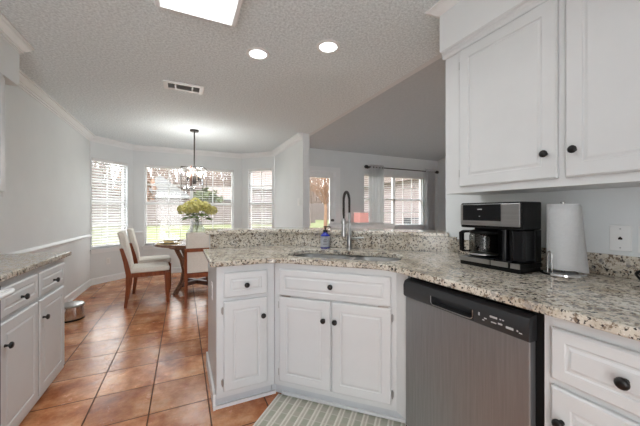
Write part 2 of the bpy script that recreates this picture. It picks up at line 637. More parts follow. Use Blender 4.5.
# trim
bay_path = [(-1.4, 2.95), (-1.4, 6.0), (-0.862, 6.538), (1.18, 6.538), (1.753, 5.965), (1.753, 4.352)]
crown = [(0, CZ - 0.001), (0.08, CZ - 0.001), (0.08, CZ - 0.016), (0.064, CZ - 0.018), (0.06, CZ - 0.032), (0.034, CZ - 0.058), (0.022, CZ - 0.062), (0.020, CZ - 0.078), (0.008, CZ - 0.080), (0.008, CZ - 0.095), (0, CZ - 0.096)]
struct('trim_1', sweep(B(), bay_path, crown), M['trim'])
base = [(0, 0), (0.022, 0), (0.022, 0.018), (0.014, 0.024), (0.014, 0.095), (0.006, 0.11), (0, 0.11)]
struct('baseboard_left', sweep(B(), [(-1.4, 2.80)] + bay_path[1:], base), M['trim'])
rail = [(0, 0.80), (0.012, 0.80), (0.016, 0.815), (0.028, 0.825), (0.028, 0.838), (0.012, 0.85), (0, 0.86)]
struct('trim_2', sweep(B(), [(-1.4, 2.80), (-1.4, 5.995)], rail), M['trim'])
struct('trim_3', sweep(B(), [(-0.92, 6.48), (-0.862, 6.538), (-0.70, 6.538)], rail), M['trim'])
struct('trim_4', sweep(B(), [(1.04, 6.538), (1.18, 6.538), (1.265, 6.453)], rail), M['trim'])
# soffits with crown
struct('wall_soffit_right', box(B(), 1.455, 1.81, -0.89, 1.324, 2.224, CZ - 0.001), M['wall'])
crown_s = [(0, CZ - 0.002), (0.06, CZ - 0.002), (0.06, CZ - 0.012), (0.04, CZ - 0.02), (0.018, CZ - 0.04), (0.01, CZ - 0.045), (0, CZ - 0.05)]
struct('trim_5', sweep(B(), [(1.80, 1.324), (1.455, 1.324), (1.455, -0.9)][::-1], [(-o_, z) for o_, z in crown_s]), M['trim'])
struct('wall_soffit_left', box(B(), -1.4, -1.11, -0.9, 2.93, 2.165, CZ - 0.001), M['wall'])
crown_l = [(0, CZ - 0.002), (0.065, CZ - 0.002), (0.065, CZ - 0.016), (0.054, CZ - 0.018), (0.05, CZ - 0.034), (0.028, CZ - 0.056), (0.018, CZ - 0.060), (0.016, CZ - 0.076), (0.006, CZ - 0.078), (0.006, CZ - 0.09), (0, CZ - 0.09)]
struct('trim_6', sweep(B(), [(-1.11, -0.9), (-1.11, 2.93), (-1.39, 2.93)], crown_l), M['trim'])


# windows ------------------------------------------------------------
def window(name, loc, rz, x0, x1, z0, z1, units=1, cols=0, rows=0, stool=True):
    """double-hung window in a wall frame (local x along the wall, +y outwards)"""
    w = empty(name, loc, rz)
    w['kind'] = 'structure'
    f = B()
    for (a_, b_, c_, d_) in ((x0, x1, z0, z0 + 0.035), (x0, x1, z1 - 0.03, z1), (x0, x0 + 0.03, z0, z1), (x1 - 0.03, x1, z0, z1)):
        box(f, a_, b_, 0.055, 0.115, c_, d_)
    uw = (x1 - x0) / units
    zm = z0 + (z1 - z0) * 0.525
    for k in range(1, units):
        box(f, x0 + k * uw - 0.03, x0 + k * uw + 0.03, 0.05, 0.115, z0, z1)
    obj('window_frame', f, M['vinyl'], w)
    for k in range(units):
        s = B()
        a_, b_ = x0 + k * uw + 0.03, x0 + (k + 1) * uw - 0.03
        box(s, a_, b_, 0.065, 0.10, zm - 0.025, zm + 0.025)
        for zz0, zz1 in ((z0 + 0.035, zm - 0.025), (zm + 0.025, z1 - 0.03)):
            for i in range(1, cols):
                cx = a_ + (b_ - a_) * i / cols
                box(s, cx - 0.009, cx + 0.009, 0.08, 0.092, zz0, zz1)
            for j in range(1, rows):
                cz = zz0 + (zz1 - zz0) * j / rows
                box(s, a_, b_, 0.081, 0.091, cz - 0.009, cz + 0.009)
        obj('window_sash', s, M['vinyl'], w)
        obj('window_pane', box(B(), a_, b_, 0.084, 0.088, z0 + 0.035, z1 - 0.03), M['glass'], w)
    if stool:
        st = B()
        box(st, x0 - 0.04, x1 + 0.04, -0.035, 0.055, z0 - 0.022, z0)
        box(st, x0 - 0.02, x1 + 0.02, -0.014, -0.001, z0 - 0.075, z0 - 0.022)
        obj('window_sill', st, M['trim'], w)
    return w


window('window_1', (-1.4, 6.0, 0), PI / 4, 0.03, 0.65, 0.60, 2.14, 1, 2, 2)
window('window_2', (-0.862, 6.538, 0), 0, 0.187, 1.86, 0.57, 2.145, 2, 2, 2)
window('window_3', (1.18, 6.538, 0), -PI / 4, 0.155, 0.75, 0.60, 2.165, 1, 2, 2)
window('window_4', (1.87, 5.75, 0), 0, 2.0, 3.85, 0.87, 2.14, 2, 3, 2)


def blind(loc, rz, x0, x1, z0, z1, pitch, tilt, label, group=None, cords=2):
    t = empty('window_blind', loc, rz, label, 'window blind', group)
    obj('headrail', box(B(), x0 + 0.006, x1 - 0.006, -0.005, 0.045, z1 - 0.052, z1 - 0.006), M['slat'], t)
    s = B()
    n = int((z1 - z0 - 0.09) / pitch)
    hw = 0.0225
    for i in range(n):
        z = z1 - 0.075 - i * pitch
        dy, dz = hw * math.cos(tilt), hw * math.sin(tilt)
        v = [s.verts.new(p) for p in ((x0 + 0.01, 0.022 - dy, z - dz), (x1 - 0.01, 0.022 - dy, z - dz), (x1 - 0.01, 0.022, z + 0.003), (x0 + 0.01, 0.022, z + 0.003), (x1 - 0.01, 0.022 + dy, z + dz), (x0 + 0.01, 0.022 + dy, z + dz))]
        u = [s.verts.new((q.co.x, q.co.y, q.co.z - 0.0025)) for q in v]
        s.faces.new((v[0], v[1], v[2], v[3]))
        s.faces.new((v[3], v[2], v[4], v[5]))
        s.faces.new((u[3], u[2], u[1], u[0]))
        s.faces.new((u[5], u[4], u[2], u[3]))
        s.faces.new((v[1], v[0], u[0], u[1]))
        s.faces.new((v[5], v[4], u[4], u[5]))
        s.faces.new((v[0], v[3], u[3], u[0]))
        s.faces.new((v[3], v[5], u[5], u[3]))
        s.faces.new((v[2], v[1], u[1], u[2]))
        s.faces.new((v[4], v[2], u[2], u[4]))
    obj('slats', s, M['slat'], t)
    zb = z1 - 0.075 - n * pitch
    obj('bottom_rail', box(B(), x0 + 0.01, x1 - 0.01, 0.0, 0.044, zb - 0.01, zb + 0.008), M['slat'], t)
    for k in range(cords):
        cx = x0 + (x1 - x0) * (k + 0.5) / cords
        cd = B()
        box(cd, cx - 0.003, cx + 0.003, -0.004, -0.002, zb, z1 - 0.052)
        obj('ladder_cord', cd, M['slat'], t)
    return t


blind((-1.4, 6.0, 0), PI / 4, 0.03, 0.65, 0.60, 2.14, 0.047, 0.70, 'white slat blind in the narrow bay window beside the left wall')
blind((-0.862, 6.538, 0), 0, 0.187, 1.0235, 0.57, 2.145, 0.047, 0.04, 'white slat blind over the half of the wide bay window nearer the cream chairs')
blind((-0.862, 6.538, 0), 0, 1.0235, 1.86, 0.57, 2.145, 0.047, 0.04, 'white slat blind over the half of the wide bay window behind the flowers')
blind((1.18, 6.538, 0), -PI / 4, 0.155, 0.75, 0.60, 2.165, 0.047, 0.40, 'white slat blind in the narrow bay window beside the light switch wall')
blind((1.87, 5.75, 0), 0, 2.0, 3.85, 0.87, 2.14, 0.047, 0.05, 'white slat blind in the curtained living room window', cords=3)

# glazed back door of the living room
dr = empty('door_1', (1.87, 5.75, 0))
dr['kind'] = 'structure'
bm = B()
for a_, b_, c_, d_ in ((0.335, 0.46, 0.01, 2.105), (1.105, 1.205, 0.01, 2.105), (0.46, 1.105, 0.01, 0.28), (0.46, 1.105, 1.985, 2.105)):
    box(bm, a_, b_, 0.03, 0.075, c_, d_)
obj('door_slab', bm, M['trim'], dr)
obj('door_pane', box(B(), 0.46, 1.105, 0.05, 0.055, 0.28, 1.985), M['glass'], dr)
bm = B()
for a_, b_, c_, d_ in ((0.2, 0.315, 0, 2.22), (1.225, 1.345, 0, 2.22), (0.315, 1.225, 2.125, 2.22)):
    box(bm, a_, b_, -0.018, -0.001, c_, d_)
box(bm, 1.205, 1.24, -0.001, 0.1, 0, 2.14)
box(bm, 0.3, 0.335, -0.001, 0.1, 0, 2.14)
box(bm, 0.335, 1.205, -0.001, 0.1, 2.105, 2.14)
obj('door_trim', bm, M['trim'], dr)
bm = B()
lathe(bm, [(0.028, -0.028), (0.028, -0.02), (0.012, -0.018), (0.012, 0.0), (0.026, 0.012), (0.03, 0.025), (0.02, 0.04)], 14, 1.155, 1.04, axis='-y')
obj('door_knob', bm, M['bronze'], dr, smooth=True)

# ------------------------------------------------------------------ outdoors
bm = B()
v = [bm.verts.new(p) for p in ((-40, 7.4, -0.25), (60, 7.4, -0.25), (60, 60, 1.1), (-40, 60, 1.1))]
bm.faces.new(v)
struct('lawn', bm, M['grass'])


def fence(label, p0, p1, z0, z1):
    t = empty('wooden_fence', (p0[0], p0[1], 0), math.atan2(p1[1] - p0[1], p1[0] - p0[0]), label, 'fence')
    L = (Vector(p1) - Vector(p0)).length
    b_ = B()
    x = 0.0
    while x < L:
        dz = random.uniform(-0.03, 0.03)
        box(b_, x, x + 0.135, 0, 0.025, z0, z1 + dz)
        x += 0.15
    obj('pickets', b_, M['fence'], t)
    r_ = B()
    for zz in (0.25, 0.8):
        box(r_, 0, L, 0.026, 0.07, z0 + (z1 - z0) * zz, z0 + (z1 - z0) * zz + 0.09)
    obj('rails', r_, M['fence'], t)


fence('weathered picket fence across the lawn behind the dining nook', (-20, 25), (11.2, 25), 0.05, 2.0)
fence('weathered picket fence seen through the glazed back door', (11.9, 30), (20, 30), 0.2, 2.2)


def house(label, x0, x1, y0, y1, zw, zr, wallm, roofm, ridge='x', windows=()):
    t = empty('house', ((x0 + x1) / 2, y0, 0), 0, label, 'house')
    w, d = (x1 - x0) / 2, y1 - y0
    obj('wall', box(B(), -w, w, 0, d, -0.3, zw), wallm, t)
    r_ = B()
    if ridge == 'x':
        loft(r_, [[(x, -0.5, zw), (x, d + 0.5, zw), (x, d / 2, zr)] for x in (-w - 0.5, w + 0.5)])
    else:
        loft(r_, [[(-w - 0.5, y, zw), (w + 0.5, y, zw), (0, y, zr)] for y in (-0.5, d + 0.5)])
    obj('roof', r_, roofm, t)
    f_ = B()
    box(f_, -w - 0.5, w + 0.5, -0.56, -0.5, zw - 0.2, zw)
    obj('fascia', f_, M['fascia'], t)
    for (a_, b_, c_, e_) in windows:
        wf = obj('window', box(B(), a_, b_, -0.06, -0.001, c_, e_), M['fascia'], t)
        obj('pane', box(B(), a_ + 0.08, b_ - 0.08, -0.075, -0.061, c_ + 0.08, e_ - 0.08), M['glass'], wf)


house('low house with a pale gable roof behind the fence', -4.6, 0.2, 36, 43, 3.0, 5.2, M['brick'], M['paleshingle'], 'y')
house('house with a reddish brown roof behind the fence and flowers', 1.9, 7.0, 36, 43, 2.8, 4.5, M['brick'], M['shingle'], 'x')
house('pink brick house close behind the living room window', 11.4, 21.5, 11.5, 19, 2.95, 5.2, M['brick'], M['shingle'], 'x', ((-2.2, -1.0, 0.9, 2.1),))
house('pink brick house beyond the narrow bay window by the switch wall', 6.0, 10.6, 27.5, 34, 3.6, 5.8, M['brick'], M['shingle'], 'x')


def tree(x, y, h, crown_r, m_, label, bare=False, name='tree', group=None):
    t = empty(name, (x, y, 0), random.uniform(0, 6), label, 'tree', group)
    tk = B()
    tube(tk, [(0, 0, -0.3), (0.05, 0, h * 0.25), (-0.05, 0.05, h * 0.5), (0.0, 0, h * 0.85)], [0.05 * h * 0.55, 0.04 * h * 0.5, 0.028 * h * 0.5, 0.01], 7)
    nb = 34 if bare else 10
    for i in range(nb):
        z = h * random.uniform(0.3, 0.75)
        a_ = random.uniform(0, 2 * PI)
        L = crown_r * random.uniform(0.6, 1.1)
        p1 = Vector((math.cos(a_) * L * 0.5, math.sin(a_) * L * 0.5, z + h * 0.13))
        p2 = Vector((math.cos(a_ + 0.2) * L, math.sin(a_ + 0.2) * L, z + h * random.uniform(0.2, 0.34)))
        tube(tk, [(0, 0, z), p1, p2], [0.012 * h * 0.6, 0.007 * h * 0.6, 0.004], 5)
        if bare:
            for k in range(7):
                q = p1.lerp(p2, random.random())
                e = q + Vector((random.uniform(-1, 1), random.uniform(-1, 1), random.uniform(0.1, 1.2))) * crown_r * 0.4
                tube(tk, [q, (q + e) / 2 + Vector((0.03, 0.03, 0.05)), e], [0.022, 0.014, 0.006], 4)
    obj('trunk', tk, M['bark'] if not bare else m_, t)
    if not bare:
        cb = B()
        for i in range(420):
            a_, u_ = random.uniform(0, 2 * PI), random.uniform(-1, 1)
            rr_ = crown_r * random.uniform(0.55, 1.0)
            s_ = math.sqrt(1 - u_ * u_)
            p = Vector((rr_ * s_ * math.cos(a_), rr_ * s_ * math.sin(a_), h * 0.65 + rr_ * u_ * h * 0.36 / crown_r))
            sz = crown_r * random.uniform(0.10, 0.2)
            ax = [Vector((random.gauss(0, 1), random.gauss(0, 1), random.gauss(0, 1))).normalized() for _ in range(2)]
            v_ = [cb.verts.new(p + ax[0] * sz), cb.verts.new(p + ax[1] * sz), cb.verts.new(p - ax[0] * sz), cb.verts.new(p - ax[1] * sz)]
            cb.faces.new(v_)
        obj('foliage', cb, m_, t)
    return t


tree(-3.7, 30, 5.2, 1.5, M['rust'], 'rust leaved tree behind the fence at the edge of the wide bay window')
tree(-2.4, 45.6, 10.0, 1.7, M['twig'], 'bare tree rising behind the pale gable roof', True)
tree(0.9, 32.5, 7.5, 1.3, M['twig'], 'tall bare tree between the pale gable roof and the reddish brown roof', True)
tree(1.9, 27.8, 3.3, 1.4, M['evergreen'], 'rounded green bush tree behind the fence beside the flowers', name='bush_tree')
tree(4.2, 45.6, 9.0, 1.7, M['twig'], 'bare tree rising behind the reddish brown roof', True)
tree(-17, 29, 7.5, 3.0, M['twig'], 'bare tree beyond the narrow bay window beside the left wall', True)
tree(8.9, 18.0, 5.5, 1.4, M['rust'], 'bare branching tree seen through the glazed back door', True)
tree(9.2, 21.6, 6.5, 1.6, M['twig'], 'thin bare tree standing further back behind the glazed door', True)

tw = B()
rnd = random.Random(3)
for i in range(1800):
    x = rnd.uniform(-34, 32)
    y = rnd.uniform(50, 55)
    h = rnd.uniform(5.0, 12.0)
    a_ = rnd.uniform(0, PI)
    w_ = rnd.uniform(0.05, 0.17)
    p0 = Vector((x, y, 0))
    p1 = Vector((x + rnd.uniform(-0.9, 0.9), y, h * 0.55))
    p2 = Vector((x + rnd.uniform(-2.2, 2.2), y, h))
    tube(tw, [p0, p1, p2], [w_, w_ * 0.7, 0.012], 4)
    for k in range(3):
        q = p0.lerp(p2, rnd.uniform(0.3, 0.9))
        tube(tw, [q, q + Vector((rnd.uniform(-1.4, 1.4), 0, rnd.uniform(0.6, 2.0)))], [w_ * 0.5, 0.012], 4)
wd = obj('bare_woodland', tw, M['twig'])
tag(wd, 'hazy line of bare brown woodland beyond the neighbouring roofs', 'woodland', kind='stuff')

# slatted unit outside the living room window
ac = empty('slatted_unit', (8.86, 9.3, 0), 0, 'dark slatted unit outside the curtained living room window', 'outdoor unit')
obj('cabinet', box(B(), -0.22, 0.30, 0, 0.5, -0.25, 0.97), M['darkgrey'], ac)
bm = B()
for i in range(9):
    box(bm, -0.22, 0.30, -0.02, -0.001, 0.02 + i * 0.105, 0.075 + i * 0.105)
obj('louvers', bm, M['fence'], ac)


# ------------------------------------------------------------------ cabinets
def panel_bm(w, h, t=0.019, fw=0.052, ogee=True):
    """routed cabinet front: local x 0..w, z 0..h, back at y=0, front at y=-t"""
    prof = [(0.0, 0.0), (0.0, -t + 0.005), (0.006, -t), (fw, -t), (fw + 0.004, -t + 0.004), (fw + 0.010, -t + 0.004), (fw + 0.018, -t + 0.0005)]
    bm = B()
    rings = []
    for ins, y in prof:
        rings.append([(ins, y, ins), (w - ins, y, ins), (w - ins, y, h - ins), (ins, y, h - ins)])
    return loft(bm, rings)


def knob_bm(r=0.016):
    return lathe(B(), [(0.008, 0.0), (0.0065, 0.004), (0.0055, 0.012), (0.009, 0.016), (r, 0.021), (r * 1.02, 0.026), (r * 0.8, 0.031), (r * 0.4, 0.033)], 16, axis='-y')


def front(parent, kind, x0, x1, z0, z1, kx=None, kz=None, fw=0.052, hinges=None):
    d = obj(kind, panel_bm(x1 - x0, z1 - z0, fw=fw), M['white'], parent, loc=(x0, -0.0005, z0))
    if kx is not None:
        obj('knob', knob_bm(), M['knob'], d, smooth=True, loc=(kx - x0, -0.0193, kz - z0))
    if hinges:
        hx = {'l': -0.006, 'r': x1 - x0 + 0.006}[hinges]
        for hz in ((z1 - z0) * 0.10, (z1 - z0) * 0.9):
            hb = lathe(B(), [(0.0045, hz - 0.022), (0.0045, hz + 0.022)], 8, hx, -0.006)
            box(hb, hx - 0.008, hx + 0.008, -0.003, -0.0003, hz - 0.015, hz + 0.015)
            obj('hinge', hb, M['nickel'], d, smooth=True)
    return d


TOP = 0.897
# peninsula cabinet
pc = empty('base_cabinet', (0.182, 1.842, 0), 0, 'narrow white peninsula cabinet with one drawer over one door', 'kitchen cabinet')
bm = B()
box(bm, 0, 0.358, 0, 0.645, 0.10, TOP)
obj('body', bm, M['white'], pc)
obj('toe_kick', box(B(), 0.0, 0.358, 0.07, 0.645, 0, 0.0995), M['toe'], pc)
obj('shoe_molding', box(B(), -0.0, 0.385, 0.056, 0.0695, 0, 0.02), M['trim'], pc)
obj('side_skirting', box(B(), -0.014, -0.001, 0.05, 0.66, 0, 0.10), M['trim'], pc)
front(pc, 'drawer', 0.04, 0.308, 0.705, 0.855, 0.174, 0.776, 0.038)
front(pc, 'door', 0.04, 0.308, 0.138, 0.682, 0.276, 0.572, hinges='l')
op = empty('power_outlet', (0.1815, 2.10, 0.69), -PI / 2, 'small white outlet on the side of the peninsula cabinet', 'outlet')
obj('plate', box(B(), -0.035, 0.035, -0.006, -0.0005, -0.057, 0.057), M['plate'], op, bevel=0.002)
obj('socket', box(B(), -0.017, 0.017, -0.008, -0.0062, -0.035, 0.035), M['ceramic'], op, bevel=0.002)

# corner sink cabinet, diagonal front
LD = 0.7736
sc_ = empty('sink_cabinet', (0.543, 1.842, 0), -PI / 4, 'wide white diagonal corner cabinet under the sink with two doors', 'kitchen cabinet')
inv = Matrix.Rotation(PI / 4, 3, 'Z')


def to_diag(pts):
    return [tuple((inv @ Vector((x - 0.543, y - 1.842, 0)))[:2]) for x, y in pts]


bm = B()
prism(bm, to_diag([(0.5435, 1.842), (1.0895, 1.296), (1.0895, 1.20), (1.74, 1.20), (1.74, 1.45), (0.77, 2.42), (0.72, 2.47), (0.5435, 2.47)]), 0.10, 0.66)
prism(bm, to_diag([(0.5435, 1.842), (1.0895, 1.296), (1.0895, 1.205), (1.11, 1.205), (1.11, 1.304), (0.5435, 1.8704)]), 0.66, TOP)
obj('body', bm, M['white'], sc_)
bm = B()
prism(bm, to_diag([(0.5435, 1.912), (0.5745, 1.912), (1.162, 1.324), (1.162, 1.25), (1.3, 1.25), (1.3, 1.5), (0.7, 2.1), (0.5435, 2.1)]), 0, 0.0995)
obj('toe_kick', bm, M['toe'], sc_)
obj('shoe_molding', box(B(), 0.02, 0.83, 0.057, 0.0705, 0, 0.02), M['trim'], sc_)
front(sc_, 'drawer', 0.040, 0.745, 0.690, 0.857, 0.3925, 0.777, 0.038)
front(sc_, 'door', 0.040, 0.3875, 0.138, 0.680, 0.347, 0.569, hinges='l')
front(sc_, 'door', 0.396, 0.745, 0.138, 0.680, 0.420, 0.569, hinges='r')
for x in (0.085, 0.70):
    obj('hinge', box(B(), x - 0.03, x + 0.03, -0.012, -0.0006, 0.6815, 0.6885), M['nickel'], sc_)

# cabinet after the dishwasher
rc = empty('base_cabinet', (1.09, 0.5545, 0), -PI / 2, 'white base cabinet with drawer and door beside the dishwasher', 'kitchen cabinet')
obj('body', box(B(), 0, 0.43, 0, 0.68, 0.10, TOP), M['white'], rc)
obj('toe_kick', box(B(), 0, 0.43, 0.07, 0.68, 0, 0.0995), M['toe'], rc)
front(rc, 'drawer', 0.026, 0.385, 0.690, 0.855, 0.203, 0.772, 0.038)
front(rc, 'door', 0.026, 0.385, 0.138, 0.668, 0.058, 0.567)

# cabinet on the left wall
lc = empty('base_cabinet', (-0.80, 1.868, 0), PI / 2, 'white base cabinet with two drawers and two doors along the left wall', 'kitchen cabinet')
obj('body', box(B(), 0, 0.892, 0, 0.575, 0.075, TOP), M['white'], lc)
obj('toe_kick', box(B(), 0, 0.885, 0.06, 0.575, 0, 0.0745), M['white'], lc)
for x0, x1 in ((0.012, 0.416), (0.436, 0.842)):
    front(lc, 'drawer', x0, x1, 0.712, 0.857, (x0 + x1) / 2, 0.772, 0.036)
    front(lc, 'door', x0, x1, 0.115, 0.690, x0 + 0.04, 0.577)
co = obj('granite_countertop', box(B(), -1.398, -0.762, 1.866, 2.788, TOP + 0.001, 0.93), M['granite'], bevel=0.006)
tag(co, 'speckled granite countertop on the cabinet along the left wall', 'countertop')

# wall cabinets
uc = empty('wall_cabinet', (1.48, 1.300, 0), -PI / 2, 'white two door wall cabinet above the coffee maker', 'kitchen cabinet')
obj('body', box(B(), 0, 1.17, 0, 0.328, 1.336, 2.223), M['white'], uc)
front(uc, 'door', 0.113, 0.603, 1.372, 2.165, 0.563, 1.482, 0.058, 'l')
front(uc, 'door', 0.633, 1.125, 1.372, 2.165, 0.668, 1.482, 0.058)
bm = B()
loft(bm, [[(x, -o_, z) for o_, z in ((0.001, 2.172), (0.008, 2.172), (0.012, 2.180), (0.012, 2.192), (0.018, 2.200), (0.018, 2.208), (0.027, 2.216), (0.027, 2.2232), (0.001, 2.2232))] for x in (-0.012, 1.17)])
obj('top_molding', bm, M['white'], uc)
ul = empty('wall_cabinet', (-1.11, 1.9, 0), PI / 2, 'white wall cabinet high on the left wall above the granite', 'kitchen cabinet')
obj('body', box(B(), 0, 0.815, 0, 0.288, 1.33, 2.164), M['white'], ul)
front(ul, 'door', 0.02, 0.40, 1.36, 2.13, 0.06, 1.46, 0.055)
front(ul, 'door', 0.415, 0.795, 1.36, 2.13, 0.455, 1.46, 0.055)

# range at the left edge
rg = empty('kitchen_range', (-0.80, 1.10, 0), PI / 2, 'stainless kitchen range with black glass door beside the left cabinet', 'range')
obj('body', box(B(), 0, 0.762, 0.0, 0.57, 0.0, 0.90), M['steel'], rg)
obj('cooktop', box(B(), 0, 0.762, -0.03, 0.57, 0.901, 0.935), M['blackgloss'], rg, bevel=0.004)
obj('oven_door', box(B(), 0.004, 0.752, -0.035, -0.001, 0.22, 0.885), M['blackgloss'], rg, bevel=0.004)
obj('drawer', box(B(), 0.004, 0.752, -0.03, -0.001, 0.03, 0.205), M['steel'], rg, bevel=0.004)
bm = B()
tube(bm, [(0.04, -0.036, 0.855), (0.04, -0.085, 0.86), (0.06, -0.09, 0.86), (0.70, -0.09, 0.86), (0.725, -0.085, 0.86), (0.725, -0.036, 0.855)], 0.012, 10)
obj('handle', bm, M['plate'], rg, smooth=True)

# ------------------------------------------------------------------ granite worktop, sink, bar
SN0, SN1 = 1.760, 2.125          # sink extent across the diagonal (distance from origin)
ST0, ST1, STD = -0.90, -0.135, -0.478


def dxy(t, n):                    # diagonal frame: t along (1,-1)/sqrt2, n along (1,1)/sqrt2
    return ((t + n) / R2, (n - t) / R2)


hole = [dxy(x, y) for x, y in rrect(ST0, ST1, SN0, SN1, 0.11, 8)]
fl1 = fillet((0.145, 1.812), (0.533, 1.812), (1.037, 1.308), 0.22)
fl2 = fillet((0.533, 1.812), (1.037, 1.308), (1.037, 0.13), 0.25)
outer = [(0.145, 1.83), (0.163, 1.812)] + fl1 + fl2 + [(1.037, 0.128), (1.808, 0.128), (1.808, 1.452), (0.77, 2.49), (0.145, 2.49)]
wt = obj('granite_countertop', slab_with_holes(outer, [hole], TOP + 0.001, 0.93), M['granite'], bevel=0.006)
tag(wt, 'speckled granite countertop wrapping from the peninsula past the sink to the dishwasher', 'countertop')
bm = B()
prism(bm, [(0.2, 2.4905), (0.7702, 2.4905), (1.79, 1.4707), (1.79, 1.499), (0.7785, 2.5105), (0.2, 2.5105)], 0.9305, 1.044)
obj('backsplash', bm, M['granite'], wt)
obj('backsplash', box(B(), 1.7895, 1.8085, 0.13, 1.47, 0.9305, 1.028), M['granite'], wt, bevel=0.002)

bar = obj('granite_bar_top', prism(B(), [(0.165, 2.46), (0.76, 2.46), (1.73, 1.49), (1.806, 1.566), (1.806, 1.592), (1.93, 1.592), (1.93, 1.75), (0.88, 2.80), (0.165, 2.80)], 1.045, 1.075), M['granite'], bevel=0.006)
tag(bar, 'raised granite bar top behind the sink and faucet', 'bar top')

sk = empty('kitchen_sink', (*dxy((ST0 + ST1) / 2, (SN0 + SN1) / 2), 0.0), -PI / 4, 'double bowl stainless sink set under the granite', 'sink')
hw_, hn_ = (ST1 - ST0) / 2, (SN1 - SN0) / 2
tdv = STD - (ST0 + ST1) / 2


def basin(x0, x1, y0, y1, zt, zb, r=0.09):
    bm = B()
    th = 0.002
    rings = []
    for ins, z in ((0.0, zt), (0.004, zt - 0.10), (0.012, zb + 0.03), (0.045, zb)):
        rings.append([(x, y, z) for x, y in rrect(x0 + ins, x1 - ins, y0 + ins, y1 - ins, r, 7)])
    vr = [[bm.verts.new(p) for p in q] for q in rings]
    n = len(vr[0])
    for a_, b_ in zip(vr, vr[1:]):
        for i in range(n):
            bm.faces.new((a_[i], a_[(i + 1) % n], b_[(i + 1) % n], b_[i]))
    bm.faces.new(vr[-1])
    return bm


for x0, x1 in ((-hw_ - 0.004, tdv - 0.012), (tdv + 0.012, hw_ + 0.004)):
    bb = obj('basin', basin(x0, x1, -hn_ - 0.004, hn_ + 0.004, 0.893, 0.712), M['sinksteel'], sk, smooth=True)
    obj('drain', lathe(B(), [(0.045, 0.7125), (0.042, 0.716), (0.02, 0.714)], 18, (x0 + x1) / 2, 0.03), M['chrome'], bb, smooth=True)
bm = B()
prism(bm, [(tdv - 0.016, -hn_ + 0.03), (tdv + 0.016, -hn_ + 0.03), (tdv + 0.016, hn_ - 0.03), (tdv - 0.016, hn_ - 0.03)], 0.885, 0.8945)
obj('divider', bm, M['sinksteel'], sk, bevel=0.003)

# spring faucet
fx, fy = 1.199, 1.991
fa = empty('kitchen_faucet', (fx, fy, 0.93), math.radians(-140), 'tall brushed nickel spring faucet behind the sink', 'faucet')
# local +x points along the spout
obj('base', lathe(B(), [(0.027, 0.0005), (0.027, 0.008), (0.021, 0.012)], 20), M['nickel'], fa, smooth=True)
obj('post', lathe(B(), [(0.0185, 0.012), (0.0185, 0.155), (0.015, 0.16), (0.0135, 0.165), (0.0135, 0.285), (0.011, 0.29)], 20), M['nickel'], fa, smooth=True)
bm = B()
pts = []
for i in range(24):
    a_ = PI * i / 23
    pts.append((0.065 - 0.065 * math.cos(a_), 0, 0.375 + 0.075 * math.sin(a_)))
hose = [(0, 0, 0.285), (0, 0, 0.33)] + pts + [(0.13, 0, 0.33), (0.13, 0, 0.27), (0.13, 0, 0.235)]
tube(bm, hose, 0.007, 8)
obj('hose', bm, M['black'], fa, smooth=True)
# coil spring around the hose
bm = B()
cum = [0.0]
for p, q in zip(hose, hose[1:]):
    cum.append(cum[-1] + (Vector(q) - Vector(p)).length)
cp = []
N = 900
for i in range(N):
    s_ = cum[-1] * 0.93 * i / (N - 1)
    k = max(j for j in range(len(cum) - 1) if cum[j] <= s_)
    u = (s_ - cum[k]) / (cum[k + 1] - cum[k])
    p = Vector(hose[k]).lerp(Vector(hose[k + 1]), u)
    d = (Vector(hose[k + 1]) - Vector(hose[k])).normalized()
    w_ = Vector((0, 1, 0))
    n_ = d.cross(w_)
    a_ = 2 * PI * s_ / 0.0085
    cp.append(p + (w_ * math.cos(a_) + n_ * math.sin(a_)) * 0.0095)
tube(bm, cp, 0.0018, 4)
obj('spring', bm, M['bronze'], fa, smooth='all')
obj('spray_head', lathe(B(), [(0.012, 0.245), (0.016, 0.235), (0.017, 0.15), (0.02, 0.135), (0.02, 0.11), (0.014, 0.105)], 18, 0.13), M['nickel'], fa, smooth=True)
bm = B()
tube(bm, [(0.012, 0, 0.215), (0.115, 0, 0.215)], 0.006, 8)
lathe(bm, [(0.0215, 0.205), (0.0215, 0.226)], 16, 0.13)
obj('support_arm', bm, M['nickel'], fa, smooth=True)
bm = B()
tube(bm, [(0, 0.015, 0.085), (0, 0.045, 0.088), (0, 0.05, 0.09)], 0.011, 10)
tube(bm, [(0, 0.05, 0.088), (-0.01, 0.085, 0.093), (-0.015, 0.115, 0.094)], [0.008, 0.0075, 0.007], 8)
obj('handle', bm, M['nickel'], fa, smooth=True)

